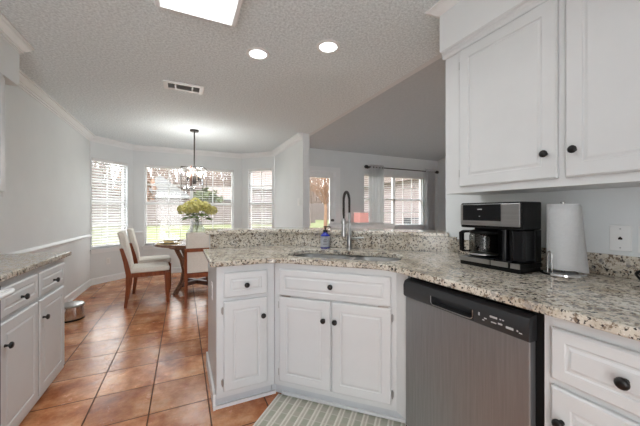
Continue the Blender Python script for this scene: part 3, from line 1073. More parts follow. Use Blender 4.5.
# soap bottle
sb = empty('soap_bottle', (1.052, 2.128, 0.9305), math.radians(-25), 'cobalt blue soap bottle with white label and black pump', 'soap dispenser')
obj('bottle', lathe(B(), [(0.029, 0.0), (0.0315, 0.004), (0.0315, 0.095), (0.028, 0.108), (0.017, 0.120), (0.013, 0.124), (0.013, 0.132)], 24), M['blue'], sb, smooth=True)
lb = B()
vv = []
for i in range(15):
    a_ = math.radians(-165 + i * 150 / 14)
    vv.append([lb.verts.new((0.0321 * math.cos(a_), 0.0321 * math.sin(a_), z)) for z in (0.010, 0.098)])
for p, q in zip(vv, vv[1:]):
    lb.faces.new((p[0], q[0], q[1], p[1]))
bmesh.ops.solidify(lb, geom=list(lb.faces), thickness=-0.0004)
lo = obj('label_sticker', lb, mat('label_paper', (0.66, 0.67, 0.70), 0.5), sb)
lb = B()
for z, s0, s1 in ((0.072, -110, -70), (0.060, -118, -62), (0.052, -112, -68), (0.034, -116, -64)):
    vv = []
    for i in range(7):
        a_ = math.radians(s0 + (s1 - s0) * i / 6)
        vv.append([lb.verts.new((r_ * math.cos(a_), r_ * math.sin(a_), zz)) for r_, zz in ((0.0327, z), (0.0327, z + 0.0035))])
    for p, q in zip(vv, vv[1:]):
        lb.faces.new((p[0], q[0], q[1], p[1]))
obj('label_lines', lb, M['darkgrey'], lo)
bm = B()
lathe(bm, [(0.015, 0.1322), (0.015, 0.146), (0.006, 0.148), (0.005, 0.168), (0.010, 0.17), (0.010, 0.178), (0.004, 0.18)], 16)
tube(bm, [(0, 0, 0.174), (0.03, -0.005, 0.174), (0.036, -0.006, 0.168)], 0.0042, 8)
obj('pump', bm, M['black'], sb, smooth=True)

sb.scale = (1.22, 1.22, 1.0)
# drain stopper on the granite behind the sink
ds = obj('soap_hole_cover', lathe(B(), [(0.021, 0.0005), (0.021, 0.004), (0.015, 0.007), (0.006, 0.008)], 18), M['nickel'], smooth=True, loc=(1.045, 1.925, 0.93))
tag(ds, 'small round metal cap on the granite between sink and soap', 'cap')

# ------------------------------------------------------------------ dishwasher
dw = empty('dishwasher', (1.055, 1.188, 0), -PI / 2, 'stainless dishwasher with black control panel under the granite', 'dishwasher')
W = 0.612
obj('tub', box(B(), 0.002, W + 0.018, 0.036, 0.64, 0.10, 0.893), M['black'], dw)
obj('door_panel', box(B(), 0.004, W - 0.004, 0.0, 0.035, 0.115, 0.7855), M['dwsteel'], dw, bevel=0.004)
obj('toe_kick', box(B(), 0.01, W - 0.01, 0.09, 0.3, 0, 0.0995), M['black'], dw)
# control panel with a pocket handle
hx0, hx1, hz0, hz1 = 0.185, 0.405, 0.797, 0.835
bm = B()
sec = [(0.0355, 0.7865), (-0.004, 0.7865), (-0.011, 0.795), (-0.012, 0.845), (-0.004, 0.866), (0.012, 0.874), (0.0355, 0.874)]
for x0, x1, cut in ((0.002, hx0, False), (hx0, hx1, True), (hx1, W - 0.002, False)):
    if not cut:
        loft(bm, [[(x, y, z) for y, z in sec] for x in (x0, x1)])
    else:
        low = [(0.0355, 0.7865), (-0.004, 0.7865), (-0.011, 0.795), (-0.0112, hz0), (0.018, hz0 + 0.004), (0.0355, hz0 + 0.004)]
        hi = [(0.0355, hz1), (0.02, hz1), (-0.012, hz1), (-0.012, 0.845), (-0.004, 0.866), (0.012, 0.874), (0.0355, 0.874)]
        loft(bm, [[(x, y, z) for y, z in low] for x in (x0, x1)])
        loft(bm, [[(x, y, z) for y, z in hi] for x in (x0, x1)])
        box(bm, x0, x1, 0.024, 0.0355, hz0, hz1)
cp_ = obj('control_panel', bm, M['darkgrey'], dw, smooth=True)
bm = B()
for p, q in (((hx0 + 0.012, hz0 + 0.001), (hx1 - 0.012, hz0 + 0.001)),):
    tube(bm, [(hx0 + 0.002, -0.0125, hz1), (hx0 + 0.003, -0.0125, hz0 + 0.008), (hx0 + 0.012, -0.0125, hz0), (hx1 - 0.012, -0.0125, hz0), (hx1 - 0.003, -0.0125, hz0 + 0.008), (hx1 - 0.002, -0.0125, hz1)], 0.002, 6)
obj('handle_rim', bm, M['steel'], dw, smooth=True)
bm = B()
for x, z, w_, h_ in ((0.428, 0.823, 0.006, 0.012), (0.445, 0.809, 0.008, 0.004), (0.452, 0.817, 0.01, 0.004), (0.475, 0.83, 0.028, 0.007), (0.480, 0.812, 0.02, 0.004),
                     (0.512, 0.832, 0.006, 0.004), (0.522, 0.832, 0.006, 0.004), (0.506, 0.814, 0.016, 0.006), (0.535, 0.81, 0.026, 0.008), (0.572, 0.812, 0.005, 0.005), (0.580, 0.808, 0.010, 0.003)):
    box(bm, x, x + w_, -0.0128, -0.0121, z, z + h_)
obj('control_marks', bm, M['marks'], dw)

# ------------------------------------------------------------------ coffee maker, towel, outlets
cm = empty('coffee_maker', (1.437, 1.165, 0.9305), -PI / 2, 'black and stainless two way coffee maker on the granite', 'coffee maker')
# local x 0..0.325 along the front, y into the depth 0..0.2
WC = 0.334
DC = 0.172
bm = B()
box(bm, 0, WC, 0.125, DC, 0.045, 0.207)
prism(bm, rrect(0, WC, 0.0, DC, 0.012, 3), 0, 0.022)
obj('body', bm, M['black'], cm, bevel=0.004)
obj('brew_head', box(B(), 0, WC, 0.012, DC, 0.2075, 0.345), M['black'], cm, bevel=0.006)
obj('steel_fascia', box(B(), 0.004, WC - 0.006, 0.003, 0.0118, 0.222, 0.337), M['steel'], cm, bevel=0.003)
dp = obj('display', box(B(), 0.022, 0.238, 0.0, 0.0029, 0.248, 0.335), M['blackgloss'], cm, bevel=0.002)
obj('display_mark', box(B(), 0.112, 0.138, -0.0006, -0.0001, 0.306, 0.3115), M['marks'], dp)
obj('display_mark', box(B(), 0.121, 0.128, -0.0006, -0.0001, 0.270, 0.2735), M['marks'], dp)
for x0, x1 in ((0.004, 0.183), (0.189, 0.276), (0.288, WC - 0.002)):
    obj('steel_base_strip', box(B(), x0, x1, -0.0035, -0.0002, 0.022, 0.046), M['steel'], cm)
obj('warming_plate', box(B(), 0, WC, 0.0, DC, 0.0225, 0.0445), M['black'], cm)
bm = B()
lathe(bm, [(0.07, 0.045), (0.072, 0.05)], 28, 0.095, 0.072)
obj('hot_plate', bm, M['darkgrey'], cm, smooth=True)
for x0, r_ in ((0.198, 0.018), (0.238, 0.016)):
    obj('brew_column', tube(B(), [(x0, 0.10, 0.05), (x0, 0.10, 0.206)], r_, 16), M['blackgloss'], cm, smooth=True)
obj('drip_tray', prism(B(), rrect(0.19, 0.285, 0.004, 0.09, 0.02, 4), 0.045, 0.052), M['blackgloss'], cm)
obj('water_tank', box(B(), 0.272, WC - 0.001, 0.03, 0.1245, 0.05, 0.206), M['blackgloss'], cm, bevel=0.01, seg=3)
cf = empty('coffee_carafe', (1.437 + 0.072, 1.165 - 0.095, 0.9305 + 0.0505), -PI / 2, 'glass coffee carafe with black handle and lid in the coffee maker', 'carafe')
cf.scale = (1, 1, 0.82)
obj('glass_jug', lathe(B(), [(0.058, 0.0005), (0.068, 0.004), (0.0705, 0.02), (0.0705, 0.135), (0.066, 0.15), (0.064, 0.15), (0.0685, 0.135), (0.0685, 0.02), (0.066, 0.006), (0.05, 0.003)], 32), M['carafe'], cf, smooth=True)
bm = B()
lathe(bm, [(0.071, 0.012), (0.072, 0.014), (0.072, 0.019), (0.071, 0.021)], 32)
obj('steel_band', bm, M['steel'], cf, smooth=True)
obj('lid', lathe(B(), [(0.066, 0.151), (0.069, 0.155), (0.069, 0.168), (0.055, 0.176), (0.02, 0.18)], 28), M['black'], cf, smooth=True)
bm = B()
loft(bm, [[(p[0] * 1.0, p[1] - w_, p[2]) for w_ in (0.011, -0.011)] + [(q[0], q[1] - w_, q[2]) for w_ in (-0.011, 0.011)] for p, q in (
    ((-0.052, -0.02, 0.172), (-0.05, -0.02, 0.156)), ((-0.10, -0.035, 0.17), (-0.092, -0.035, 0.152)), ((-0.117, -0.04, 0.155), (-0.098, -0.038, 0.145)),
    ((-0.114, -0.04, 0.03), (-0.096, -0.038, 0.035)), ((-0.098, -0.035, 0.018), (-0.09, -0.033, 0.030)), ((-0.066, -0.025, 0.022), (-0.066, -0.025, 0.034)))])
obj('handle', bm, M['black'], cf, bevel=0.003)

tx, ty = 1.615, 0.745
ph = empty('paper_towel_holder', (tx, ty, 0.9305), 0, 'chrome paper towel stand on the granite beside the coffee maker', 'paper towel holder')
obj('base', lathe(B(), [(0.085, 0.0), (0.088, 0.004), (0.086, 0.012), (0.07, 0.017), (0.02, 0.019)], 36), M['chrome'], ph, smooth=True)
obj('rod', lathe(B(), [(0.007, 0.019), (0.007, 0.334), (0.010, 0.336), (0.010, 0.340), (0.004, 0.343)], 14), M['chrome'], ph, smooth=True)
bm = B()
th = math.radians(168)
ex, ey = math.cos(th) * 0.078, math.sin(th) * 0.078
px_, py_ = -math.sin(th) * 0.010, math.cos(th) * 0.010
arm = [(ex - px_, ey - py_, 0.012), (ex - px_, ey - py_, 0.10)] + [(ex - px_ * math.cos(k * PI / 6), ey - py_ * math.cos(k * PI / 6), 0.10 + 0.012 * math.sin(k * PI / 6)) for k in range(1, 6)] + [(ex + px_, ey + py_, 0.10), (ex + px_, ey + py_, 0.012)]
tube(bm, arm, 0.003, 8)
obj('tension_arm', bm, M['chrome'], ph, smooth=True)
pt = empty('paper_towel_roll', (tx, ty, 0.96), 0, 'white paper towel roll with a loose hanging sheet', 'paper towels')
obj('roll', lathe(B(), [(0.02, 0.0), (0.06, 0.0), (0.061, 0.002), (0.061, 0.300), (0.06, 0.302), (0.02, 0.302), (0.02, 0.0)], 40, cap=False), M['towel'], pt, smooth=True)
# loose outer sheet: wraps the camera side and flares at its lower free corner
bm = B()
sh = []
for i in range(26):
    u = i / 25
    a_ = math.radians(150 + 165 * u)
    row = []
    for j in range(9):
        w_ = j / 8
        fl = max(0, u - 0.55) / 0.45
        r_ = 0.0625 + 0.003 * u + fl * fl * (0.002 + 0.032 * (1 - w_))
        z = 0.30 * w_ + (-0.018 * fl * (1 - w_)) + (-0.01 * fl * w_)
        row.append(bm.verts.new((r_ * math.cos(a_), r_ * math.sin(a_), z)))
    sh.append(row)
for p, q in zip(sh, sh[1:]):
    for j in range(8):
        bm.faces.new((p[j], q[j], q[j + 1], p[j + 1]))
bmesh.ops.solidify(bm, geom=list(bm.faces), thickness=0.0008)
obj('loose_sheet', bm, M['towel'], pt, smooth='all')

wp = empty('wall_jack', (1.8095, 0.611, 1.105), -PI / 2, 'white wall plate with a small dark jack above the granite', 'wall plate')
obj('plate', box(B(), -0.038, 0.038, -0.006, -0.0005, -0.058, 0.058), M['plate'], wp, bevel=0.003)
bm = B()
box(bm, -0.007, 0.007, -0.008, -0.0062, -0.006, 0.003)
box(bm, -0.003, 0.003, -0.008, -0.0062, 0.003, 0.007)
obj('jack', bm, M['black'], wp)
bm = B()
for z in (-0.043, 0.043):
    lathe(bm, [(0.003, 0.0062), (0.003, 0.0072)], 8, 0, z, axis='-y')
obj('screws', bm, M['nickel'], wp)
ws = empty('light_switch', (1.8095, 0.502, 1.105), -PI / 2, 'white toggle switch plate further along the wall from the jack', 'light switch')
obj('plate', box(B(), -0.052, 0.05, -0.006, -0.0005, -0.058, 0.058), M['plate'], ws, bevel=0.003)
obj('toggle', box(B(), -0.004, 0.004, -0.016, -0.0062, -0.003, 0.012), M['plate'], ws)
bm = B()
cord = []
for i in range(30):
    a_ = 2 * PI * i / 22
    cord.append((1.715 + 0.01 * math.sin(i), 0.487 + 0.045 * math.cos(a_), 0.962 + 0.026 * math.sin(a_)))
tube(bm, cord, 0.005, 8)
cordo = obj('coiled_cable', bm, M['black'], smooth=True)
tag(cordo, 'black power cord looped on the granite near the backsplash', 'cord')

sw = empty('light_switch', (1.7525, 4.548, 1.393), -PI / 2, 'white light switch on the wall beside the bay window', 'light switch')
obj('plate', box(B(), -0.04, 0.04, -0.006, -0.0005, -0.06, 0.06), M['plate'], sw, bevel=0.002)
obj('toggle', box(B(), -0.005, 0.005, -0.016, -0.0062, -0.003, 0.012), M['plate'], sw)
ou = empty('power_outlet', (-1.193 + 0.0015, 6.207 - 0.0015, 0.363), PI / 4, 'white power outlet low under the narrow bay window', 'outlet')
obj('plate', box(B(), -0.036, 0.036, -0.006, -0.0005, -0.058, 0.058), M['plate'], ou, bevel=0.002)
obj('socket', box(B(), -0.017, 0.017, -0.0075, -0.0062, -0.036, 0.036), M['ceramic'], ou)

# ------------------------------------------------------------------ floor things
rug = obj('kitchen_mat', box(B(), 0.0, 0.82, -0.49, -0.016, 0.001, 0.010), M['rug'], bevel=0.003, loc=(0.590, 1.888, 0), rz=-PI / 4)
tag(rug, 'sage and cream plaid mat on the tiles at the sink', 'mat')
bn = empty('steel_bowl_bin', (-1.165, 4.21, 0), 0, 'low round steel bin on the tiles behind the left cabinet', 'bin')
obj('body', lathe(B(), [(0.128, 0.001), (0.13, 0.01), (0.125, 0.155)], 32), M['chrome'], bn, smooth=True)
obj('foot_ring', lathe(B(), [(0.1305, 0.002), (0.133, 0.008), (0.1305, 0.02)], 32), M['black'], bn, smooth=True)
obj('lid', lathe(B(), [(0.132, 0.1555), (0.134, 0.163), (0.125, 0.175), (0.06, 0.188), (0.015, 0.19)], 32), M['steel'], bn, smooth=True)


# ------------------------------------------------------------------ dining nook
def make_chair(label):
    """faces local +x; seat about 0.47 m"""
    t = empty('dining_chair', (0, 0, 0), 0, label, 'chair', None)
    bm = B()
    loft(bm, [[(x, y, z) for x, y in rrect(-0.215 + i_, 0.255 - i_, -0.215 + i_, 0.215 - i_, 0.03, 3)] for i_, z in ((0.008, 0.432), (0.0, 0.44), (0.0, 0.475), (0.012, 0.492), (0.05, 0.499))])
    obj('seat', bm, M['cream'], t, smooth=True)
    # raked upholstered back
    bm = B()
    prof = [(-0.200, 0.44), (-0.225, 0.60), (-0.262, 0.78), (-0.302, 0.955)]
    rings = []
    for x, z in prof:
        rings.append([(x + a_, b_, z) for a_, b_ in rrect(-0.035, 0.035, -0.206, 0.206, 0.022, 3)])
    x, z = prof[-1]
    rings.append([(x - 0.004 + a_, b_, z + 0.012) for a_, b_ in rrect(-0.024, 0.024, -0.196, 0.196, 0.018, 3)])
    loft(bm, rings)
    obj('backrest', bm, M['cream'], t, smooth=True)
    for s in (-1, 1):
        bm = B()
        loft(bm, [[(x + a_ * wx, s * 0.208 + b_ * wy, z) for a_, b_ in ((-0.5, -0.5), (0.5, -0.5), (0.5, 0.5), (-0.5, 0.5))] for x, z, wx, wy in
                  ((-0.250, 0.0, 0.034, 0.026), (-0.224, 0.22, 0.046, 0.03), (-0.215, 0.42, 0.06, 0.032), (-0.245, 0.58, 0.052, 0.032), (-0.292, 0.76, 0.038, 0.030))])
        obj('leg', bm, M['wood'], t)
        bm = B()
        beam(bm, (0.235, s * 0.195, 0.0), (0.225, s * 0.195, 0.41), (0.03, 0.028), (0.055, 0.036))
        obj('leg', bm, M['wood'], t)
    bm = B()
    for s in (-1, 1):
        box(bm, -0.195, 0.205, s * 0.195 - 0.012, s * 0.195 + 0.012, 0.375, 0.431)
    box(bm, 0.21, 0.235, -0.19, 0.19, 0.375, 0.431)
    box(bm, -0.235, -0.212, -0.21, 0.21, 0.375, 0.431)
    obj('seat_rail', bm, M['wood'], t)
    obj('back_rail', box(B(), -0.300, -0.278, -0.195, 0.195, 0.715, 0.762), M['wood'], t)
    return t


ch = make_chair('cream upholstered wooden chair seen side on, nearest the kitchen at the round table')
ch.location = (-0.435, 4.64, 0)
ch.rotation_euler = (0, 0, math.radians(5))
ch['group'] = 'dining chairs'
c2_ = copy_tree(ch)
c2_.location = (-0.44, 5.36, 0)
c2_['label'] = 'cream upholstered wooden chair behind another, nearest the bay window wall'
c3_ = copy_tree(ch)
c3_.location = (0.24, 4.325, 0)
c3_.rotation_euler = (0, 0, PI / 2)
c3_['label'] = 'cream upholstered wooden chair with its back to the kitchen beside the peninsula'

TX, TY = 0.20, 5.03
tb = empty('dining_table', (TX, TY, 0), 0.3, 'round dark wood dining table in the bay window nook', 'table')
obj('tabletop', lathe(B(), [(0.57, 0.715), (0.60, 0.722), (0.60, 0.75), (0.592, 0.757)], 64), M['tablewood'], tb, smooth=True)
obj('apron', lathe(B(), [(0.40, 0.67), (0.40, 0.7145)], 48), M['tablewood'], tb, smooth=True)
for k in range(4):
    a_ = k * PI / 2 + 0.35
    ca, sa = math.cos(a_), math.sin(a_)
    bm = B()
    rings = []
    for r_, z, w_ in ((0.36, 0.669, 0.05), (0.27, 0.50, 0.048), (0.23, 0.34, 0.048), (0.26, 0.18, 0.05), (0.36, 0.04, 0.055), (0.38, 0.0, 0.055)):
        rings.append([(ca * (r_ + dx) - sa * dy, sa * (r_ + dx) + ca * dy, z) for dx, dy in ((-w_ / 2, -0.028), (w_ / 2, -0.028), (w_ / 2, 0.028), (-w_ / 2, 0.028))])
    loft(bm, rings)
    obj('leg', bm, M['tablewood'], tb, bevel=0.004)
bm = B()
for k in range(2):
    a_ = k * PI / 2 + 0.35
    ca, sa = math.cos(a_), math.sin(a_)
    loft(bm, [[(ca * r_ - sa * dy, sa * r_ + ca * dy, z) for dy, z in ((-0.03, 0.09 - 0.001 * k), (0.03, 0.09 - 0.001 * k), (0.03, 0.15 + 0.001 * k), (-0.03, 0.15 + 0.001 * k))] for r_ in (-0.28, 0.28)])
obj('cross_stretcher', bm, M['darkwood'], tb)


def place_setting(x, y, what):
    pm = obj('placemat', lathe(B(), [(0.165, 0.0), (0.168, 0.002), (0.165, 0.004)], 36), M['gold'], loc=(x, y, 0.7575))
    tag(pm, 'round gold woven placemat ' + what, 'placemat', 'placemats on the round table')
    pl = obj('dinner_plate', lathe(B(), [(0.07, 0.0), (0.085, 0.006), (0.13, 0.018), (0.128, 0.021), (0.082, 0.010), (0.02, 0.009)], 36), M['ceramic'], smooth=True, loc=(x, y, 0.762))
    tag(pl, 'white dinner plate ' + what, 'plate', 'plates on the round table')


place_setting(-0.19, 4.83, 'in front of the side on chair nearest the kitchen')
place_setting(-0.16, 5.29, 'in front of the chair nearest the bay window wall')
place_setting(0.27, 4.63, 'in front of the chair beside the peninsula')
nk = obj('folded_napkin', loft(B(), [[(-0.07, -0.03, 0), (0.07, -0.03, 0), (0.07, 0.03, 0), (-0.07, 0.03, 0)], [(-0.065, -0.022, 0.018), (0.065, -0.022, 0.018), (0.065, 0.022, 0.018), (-0.065, 0.022, 0.018)], [(-0.03, -0.01, 0.03), (0.03, -0.01, 0.03), (0.03, 0.01, 0.03), (-0.03, 0.01, 0.03)]]), M['gold'], loc=(-0.19, 4.83, 0.7725), smooth=True)
tag(nk, 'folded gold napkin on the plate nearest the kitchen', 'napkin')

# vase with hydrangeas
VX, VY = TX - 0.0, TY - 0.03
va = empty('glass_vase', (VX, VY, 0.7575), 0, 'ribbed clear glass vase on the round dining table', 'vase')
bm = B()
segs = 40
prof = [(0.075, 0.001), (0.11, 0.01), (0.138, 0.06), (0.143, 0.12), (0.128, 0.19), (0.092, 0.24), (0.068, 0.265), (0.068, 0.30), (0.082, 0.325)]
rings = []
for r_, z in prof:
    rings.append([((r_ * (1 + 0.035 * (i % 2))) * math.cos(2 * PI * i / segs) for _ in (0,)) for i in range(0)])
rings = [[((r_ * (1 + 0.04 * (i % 2))) * math.cos(2 * PI * i / segs), (r_ * (1 + 0.04 * (i % 2))) * math.sin(2 * PI * i / segs), z) for i in range(segs)] for r_, z in prof]
vr = [[bm.verts.new(p) for p in q] for q in rings]
for a_, b_ in zip(vr, vr[1:]):
    for i in range(segs):
        bm.faces.new((a_[i], a_[(i + 1) % segs], b_[(i + 1) % segs], b_[i]))
bm.faces.new(vr[0])
obj('glass_body', bm, M['vase'], va)

hy0 = None
spots = [(-0.19, 0.02, 0.50, 0.099), (-0.06, -0.10, 0.52, 0.103), (0.10, -0.07, 0.55, 0.107), (0.21, 0.02, 0.49, 0.099), (0.05, 0.12, 0.56, 0.103), (-0.10, 0.10, 0.56, 0.099), (-0.02, 0.0, 0.61, 0.099)]
desc = ['yellow green hydrangea bloom drooping lowest over the vase side nearest the chairs', 'yellow green hydrangea bloom facing the kitchen low over the vase',
        'large yellow green hydrangea bloom at the middle front of the bunch', 'yellow green hydrangea bloom drooping on the peninsula side of the bunch',
        'yellow green hydrangea bloom at the back of the bunch nearest the window', 'yellow green hydrangea bloom at the back of the bunch on the chair side',
        'topmost yellow green hydrangea bloom of the bunch']


def petals(seed, r_):
    rnd = random.Random(seed)
    bm = B()
    for i in range(150):
        u_ = rnd.uniform(-0.75, 1)
        a_ = rnd.uniform(0, 2 * PI)
        s_ = math.sqrt(1 - u_ * u_)
        n_ = Vector((s_ * math.cos(a_), s_ * math.sin(a_), u_))
        p = Vector((n_.x * r_, n_.y * r_, n_.z * r_ * 0.8)) * rnd.uniform(0.86, 1.04)
        t1 = n_.orthogonal().normalized()
        t1 = (Matrix.Rotation(rnd.uniform(0, 6), 3, n_) @ t1)
        t2 = n_.cross(t1)
        q = r_ * 0.2
        c0 = bm.verts.new(p - n_ * 0.004)
        vs_ = []
        for k in range(8):
            rr_ = q if k % 2 == 0 else q * 0.62
            aa = k * PI / 4
            vs_.append(bm.verts.new(p + (t1 * math.cos(aa) + t2 * math.sin(aa)) * rr_ + n_ * (0.004 if k % 2 == 0 else 0)))
        for k in range(8):
            bm.faces.new((c0, vs_[k], vs_[(k + 1) % 8]))
    return bm


for i, ((x, y, z, r_), d_) in enumerate(zip(spots, desc)):
    h_ = empty('hydrangea', (VX, VY, 0.7575), 0, d_, 'flower', 'hydrangeas in the glass vase')
    pm_ = petals(i, r_)
    bmesh.ops.translate(pm_, verts=pm_.verts, vec=(x, y, z))
    obj('bloom', pm_, M['flower'], h_)
    st_ = B()
    a_ = 2 * PI * i / 7
    tube(st_, [(0.05 * math.cos(a_ + PI), 0.05 * math.sin(a_ + PI), 0.012), (0.018 * math.cos(a_), 0.018 * math.sin(a_), 0.22), (0.03 * math.cos(a_), 0.03 * math.sin(a_), 0.31), (x * 0.75, y * 0.75, z - 0.08), (x, y, z - 0.01)], 0.005, 6)
    obj('stem', st_, M['stem'], h_)
    for k in range(3):
        lf = B()
        aa = math.atan2(y, x) + (k - 1) * 0.9
        base_ = Vector((x * 0.6, y * 0.6, z - 0.12))
        dr_ = Vector((math.cos(aa), math.sin(aa), -0.15))
        sd = Vector((-math.sin(aa), math.cos(aa), 0))
        L = 0.15
        v_ = [lf.verts.new(p) for p in (base_, base_ + dr_ * L * 0.4 + sd * 0.045, base_ + dr_ * L + Vector((0, 0, -0.02)), base_ + dr_ * L * 0.4 - sd * 0.045, base_ + dr_ * L * 0.45 + Vector((0, 0, 0.02)))]
        for q in ((0, 1, 4), (1, 2, 4), (2, 3, 4), (3, 0, 4)):
            lf.faces.new([v_[n_] for n_ in q])
        obj('leaf', lf, M['leaf'], h_)

# pendant chandelier
pd = empty('pendant_lamp', (0.16, 4.92, 0), math.radians(-14), 'square glass pendant chandelier with dark rod above the dining table', 'pendant lamp')
obj('canopy', lathe(B(), [(0.062, CZ - 0.024), (0.064, CZ - 0.018), (0.064, CZ - 0.001)], 24), M['bronze'], pd, smooth=True)
obj('rod', lathe(B(), [(0.010, 1.80), (0.010, CZ - 0.0245)], 12), M['bronze'], pd, smooth=True)
q = 0.155
bm = B()
for z in (1.575, 1.905):
    for s in (-1, 1):
        box(bm, -q, q, s * q - 0.005, s * q + 0.005, z - 0.006, z + 0.006)
        box(bm, s * q - 0.005, s * q + 0.005, -q, q, z - 0.0055, z + 0.0055)
for sx_ in (-1, 1):
    for sy_ in (-1, 1):
        box(bm, sx_ * q - 0.004, sx_ * q + 0.004, sy_ * q - 0.004, sy_ * q + 0.004, 1.575, 1.905)
box(bm, -q, q, -0.006, 0.006, 1.9, 1.91)
obj('cage_frame', bm, M['bronze'], pd)
for k in range(4):
    bm = B()
    box(bm, -q + 0.008, q - 0.008, q - 0.0015, q + 0.0015, 1.583, 1.897)
    bmesh.ops.rotate(bm, verts=bm.verts, matrix=Matrix.Rotation(k * PI / 2, 3, 'Z'))
    obj('glass_panel', bm, M['lampglass'], pd)
bm = B()
box(bm, -0.06, -0.035, -0.015, 0.015, 1.63, 1.945)
obj('wood_bar', bm, M['darkwood'], pd)
obj('hub', lathe(B(), [(0.022, 1.66), (0.026, 1.675), (0.026, 1.79), (0.012, 1.80)], 16), M['bronze'], pd, smooth=True)
for k in range(4):
    a_ = k * PI / 2 + PI / 4
    ca, sa = math.cos(a_), math.sin(a_)
    bm = B()
    tube(bm, [(0.02 * ca, 0.02 * sa, 1.70), (0.11 * ca, 0.11 * sa, 1.70), (0.11 * ca, 0.11 * sa, 1.715)], 0.005, 8)
    lathe(bm, [(0.012, 1.712), (0.013, 1.716), (0.013, 1.765)], 12, 0.11 * ca, 0.11 * sa)
    am = obj('candle_arm', bm, M['bronze'], pd, smooth=True)
    obj('bulb', lathe(B(), [(0.008, 1.766), (0.016, 1.785), (0.017, 1.80), (0.009, 1.825), (0.003, 1.84)], 12, 0.11 * ca, 0.11 * sa), M['bulb'], am, smooth=True)

for k in range(4):
    a_ = k * PI / 2 + PI / 4 + math.radians(-14)
    d = bpy.data.lights.new('pendant_bulb_light', 'POINT')
    d.energy = 4
    d.shadow_soft_size = 0.05
    d.color = (1, 0.98, 0.95)
    o = bpy.data.objects.new('pendant_bulb_light', d)
    o.location = (0.16 + 0.11 * math.cos(a_), 4.92 + 0.11 * math.sin(a_), 1.87)
    C.objects.link(o)

# ------------------------------------------------------------------ living room
rd = empty('curtain_rod', (3.90, 5.66, 2.285), 0, 'dark metal curtain rod above the living room window', 'curtain rod')
bm = B()
tube(bm, [(0, 0, 0), (2.2, 0, 0)], 0.012, 10)
obj('rod', bm, M['bronze'], rd, smooth=True)
for x in (-0.03, 2.23):
    obj('finial', lathe(B(), [(0.03, -0.035), (0.04, -0.02), (0.04, 0.02), (0.03, 0.035)], 14, axis='x'), M['bronze'], rd, smooth=True, loc=(x, 0, 0))
for x in (0.05, 2.15):
    obj('bracket', box(B(), x - 0.008, x + 0.008, -0.006, 0.088, -0.03, -0.013), M['bronze'], rd)


def curtain(x0, x1, label):
    bm = B()
    n = 64
    rows = []
    for z in (0.03, 0.8, 1.6, 2.26, 2.34):
        row = []
        for i in range(n + 1):
            u = i / n
            amp = 0.045
            row.append(bm.verts.new((x0 + (x1 - x0) * u, 5.66 + amp * math.sin(u * 2 * PI * 4.5 + 0.6) - (0.0 if z < 2.2 else 0), z)))
        rows.append(row)
    for p, q_ in zip(rows, rows[1:]):
        for i in range(n):
            bm.faces.new((p[i], p[i + 1], q_[i + 1], q_[i]))
    bmesh.ops.solidify(bm, geom=list(bm.faces), thickness=0.003)
    o = obj('curtain', bm, M['curtain'], smooth='all')
    tag(o, label, 'curtain', 'living room curtains')


curtain(3.96, 4.36, 'pleated grey curtain on the side of the living room window nearer the glazed door')
curtain(5.70, 6.02, 'pleated grey curtain on the side of the living room window by the corner')

so = empty('sofa', (2.80, 4.22, 0), -0.1, 'white sofa whose back top shows above the granite bar', 'sofa')
bm = B()
box(bm, -0.62, 0.62, -0.08, 0.78, 0.12, 0.44)
obj('base', bm, M['sofa'], so, bevel=0.03)
bm = B()
box(bm, -0.62, 0.62, -0.10, 0.10, 0.441, 1.02)
obj('backrest', bm, M['sofa'], so, bevel=0.05, seg=4)
for x0, x1 in ((-0.56, -0.005), (0.005, 0.56)):
    obj('back_cushion', box(B(), x0, x1, 0.102, 0.26, 0.56, 1.035), M['sofa'], so, bevel=0.06, seg=4)
    obj('seat_cushion', box(B(), x0, x1, 0.11, 0.76, 0.441, 0.555), M['sofa'], so, bevel=0.03, seg=3)
for s in (-1, 1):
    obj('arm', box(B(), s * 0.70 - 0.075, s * 0.70 + 0.075, -0.1, 0.78, 0.12, 0.66), M['sofa'], so, bevel=0.04, seg=3)
for sx_ in (-0.6, 0.6):
    for sy_ in (0.0, 0.7):
        obj('leg', box(B(), sx_ - 0.025, sx_ + 0.025, sy_ - 0.025, sy_ + 0.025, 0, 0.119), M['darkwood'], so)

et = empty('end_table', (3.62, 5.50, 0), 0, 'small dark end table under the glowing pink lamp', 'table')
obj('top', box(B(), -0.22, 0.22, -0.2, 0.2, 0.66, 0.69), M['darkwood'], et)
for sx_ in (-0.19, 0.19):
    for sy_ in (-0.17, 0.17):
        obj('leg', box(B(), sx_ - 0.018, sx_ + 0.018, sy_ - 0.018, sy_ + 0.018, 0, 0.659), M['darkwood'], et)
tl = empty('table_lamp', (3.62, 5.50, 0.6905), 0, 'small lamp with a glowing pink square shade beyond the sofa', 'lamp')
obj('base', lathe(B(), [(0.07, 0.0), (0.07, 0.012), (0.02, 0.02), (0.018, 0.29)], 18), M['plate'], tl, smooth=True)
bm = B()
loft(bm, [[(x, y, z) for x, y in rrect(-w_, w_, -w_, w_, 0.02, 3)] for w_, z in ((0.125, 0.30), (0.12, 0.525))])
obj('lamp_shade', bm, M['pinkwax'], tl)
bm = B()
for z in (0.296, 0.5255):
    box(bm, -0.13, 0.13, -0.13, 0.13, z - 0.008, z + 0.008)
obj('shade_trim', bm, M['plate'], tl)

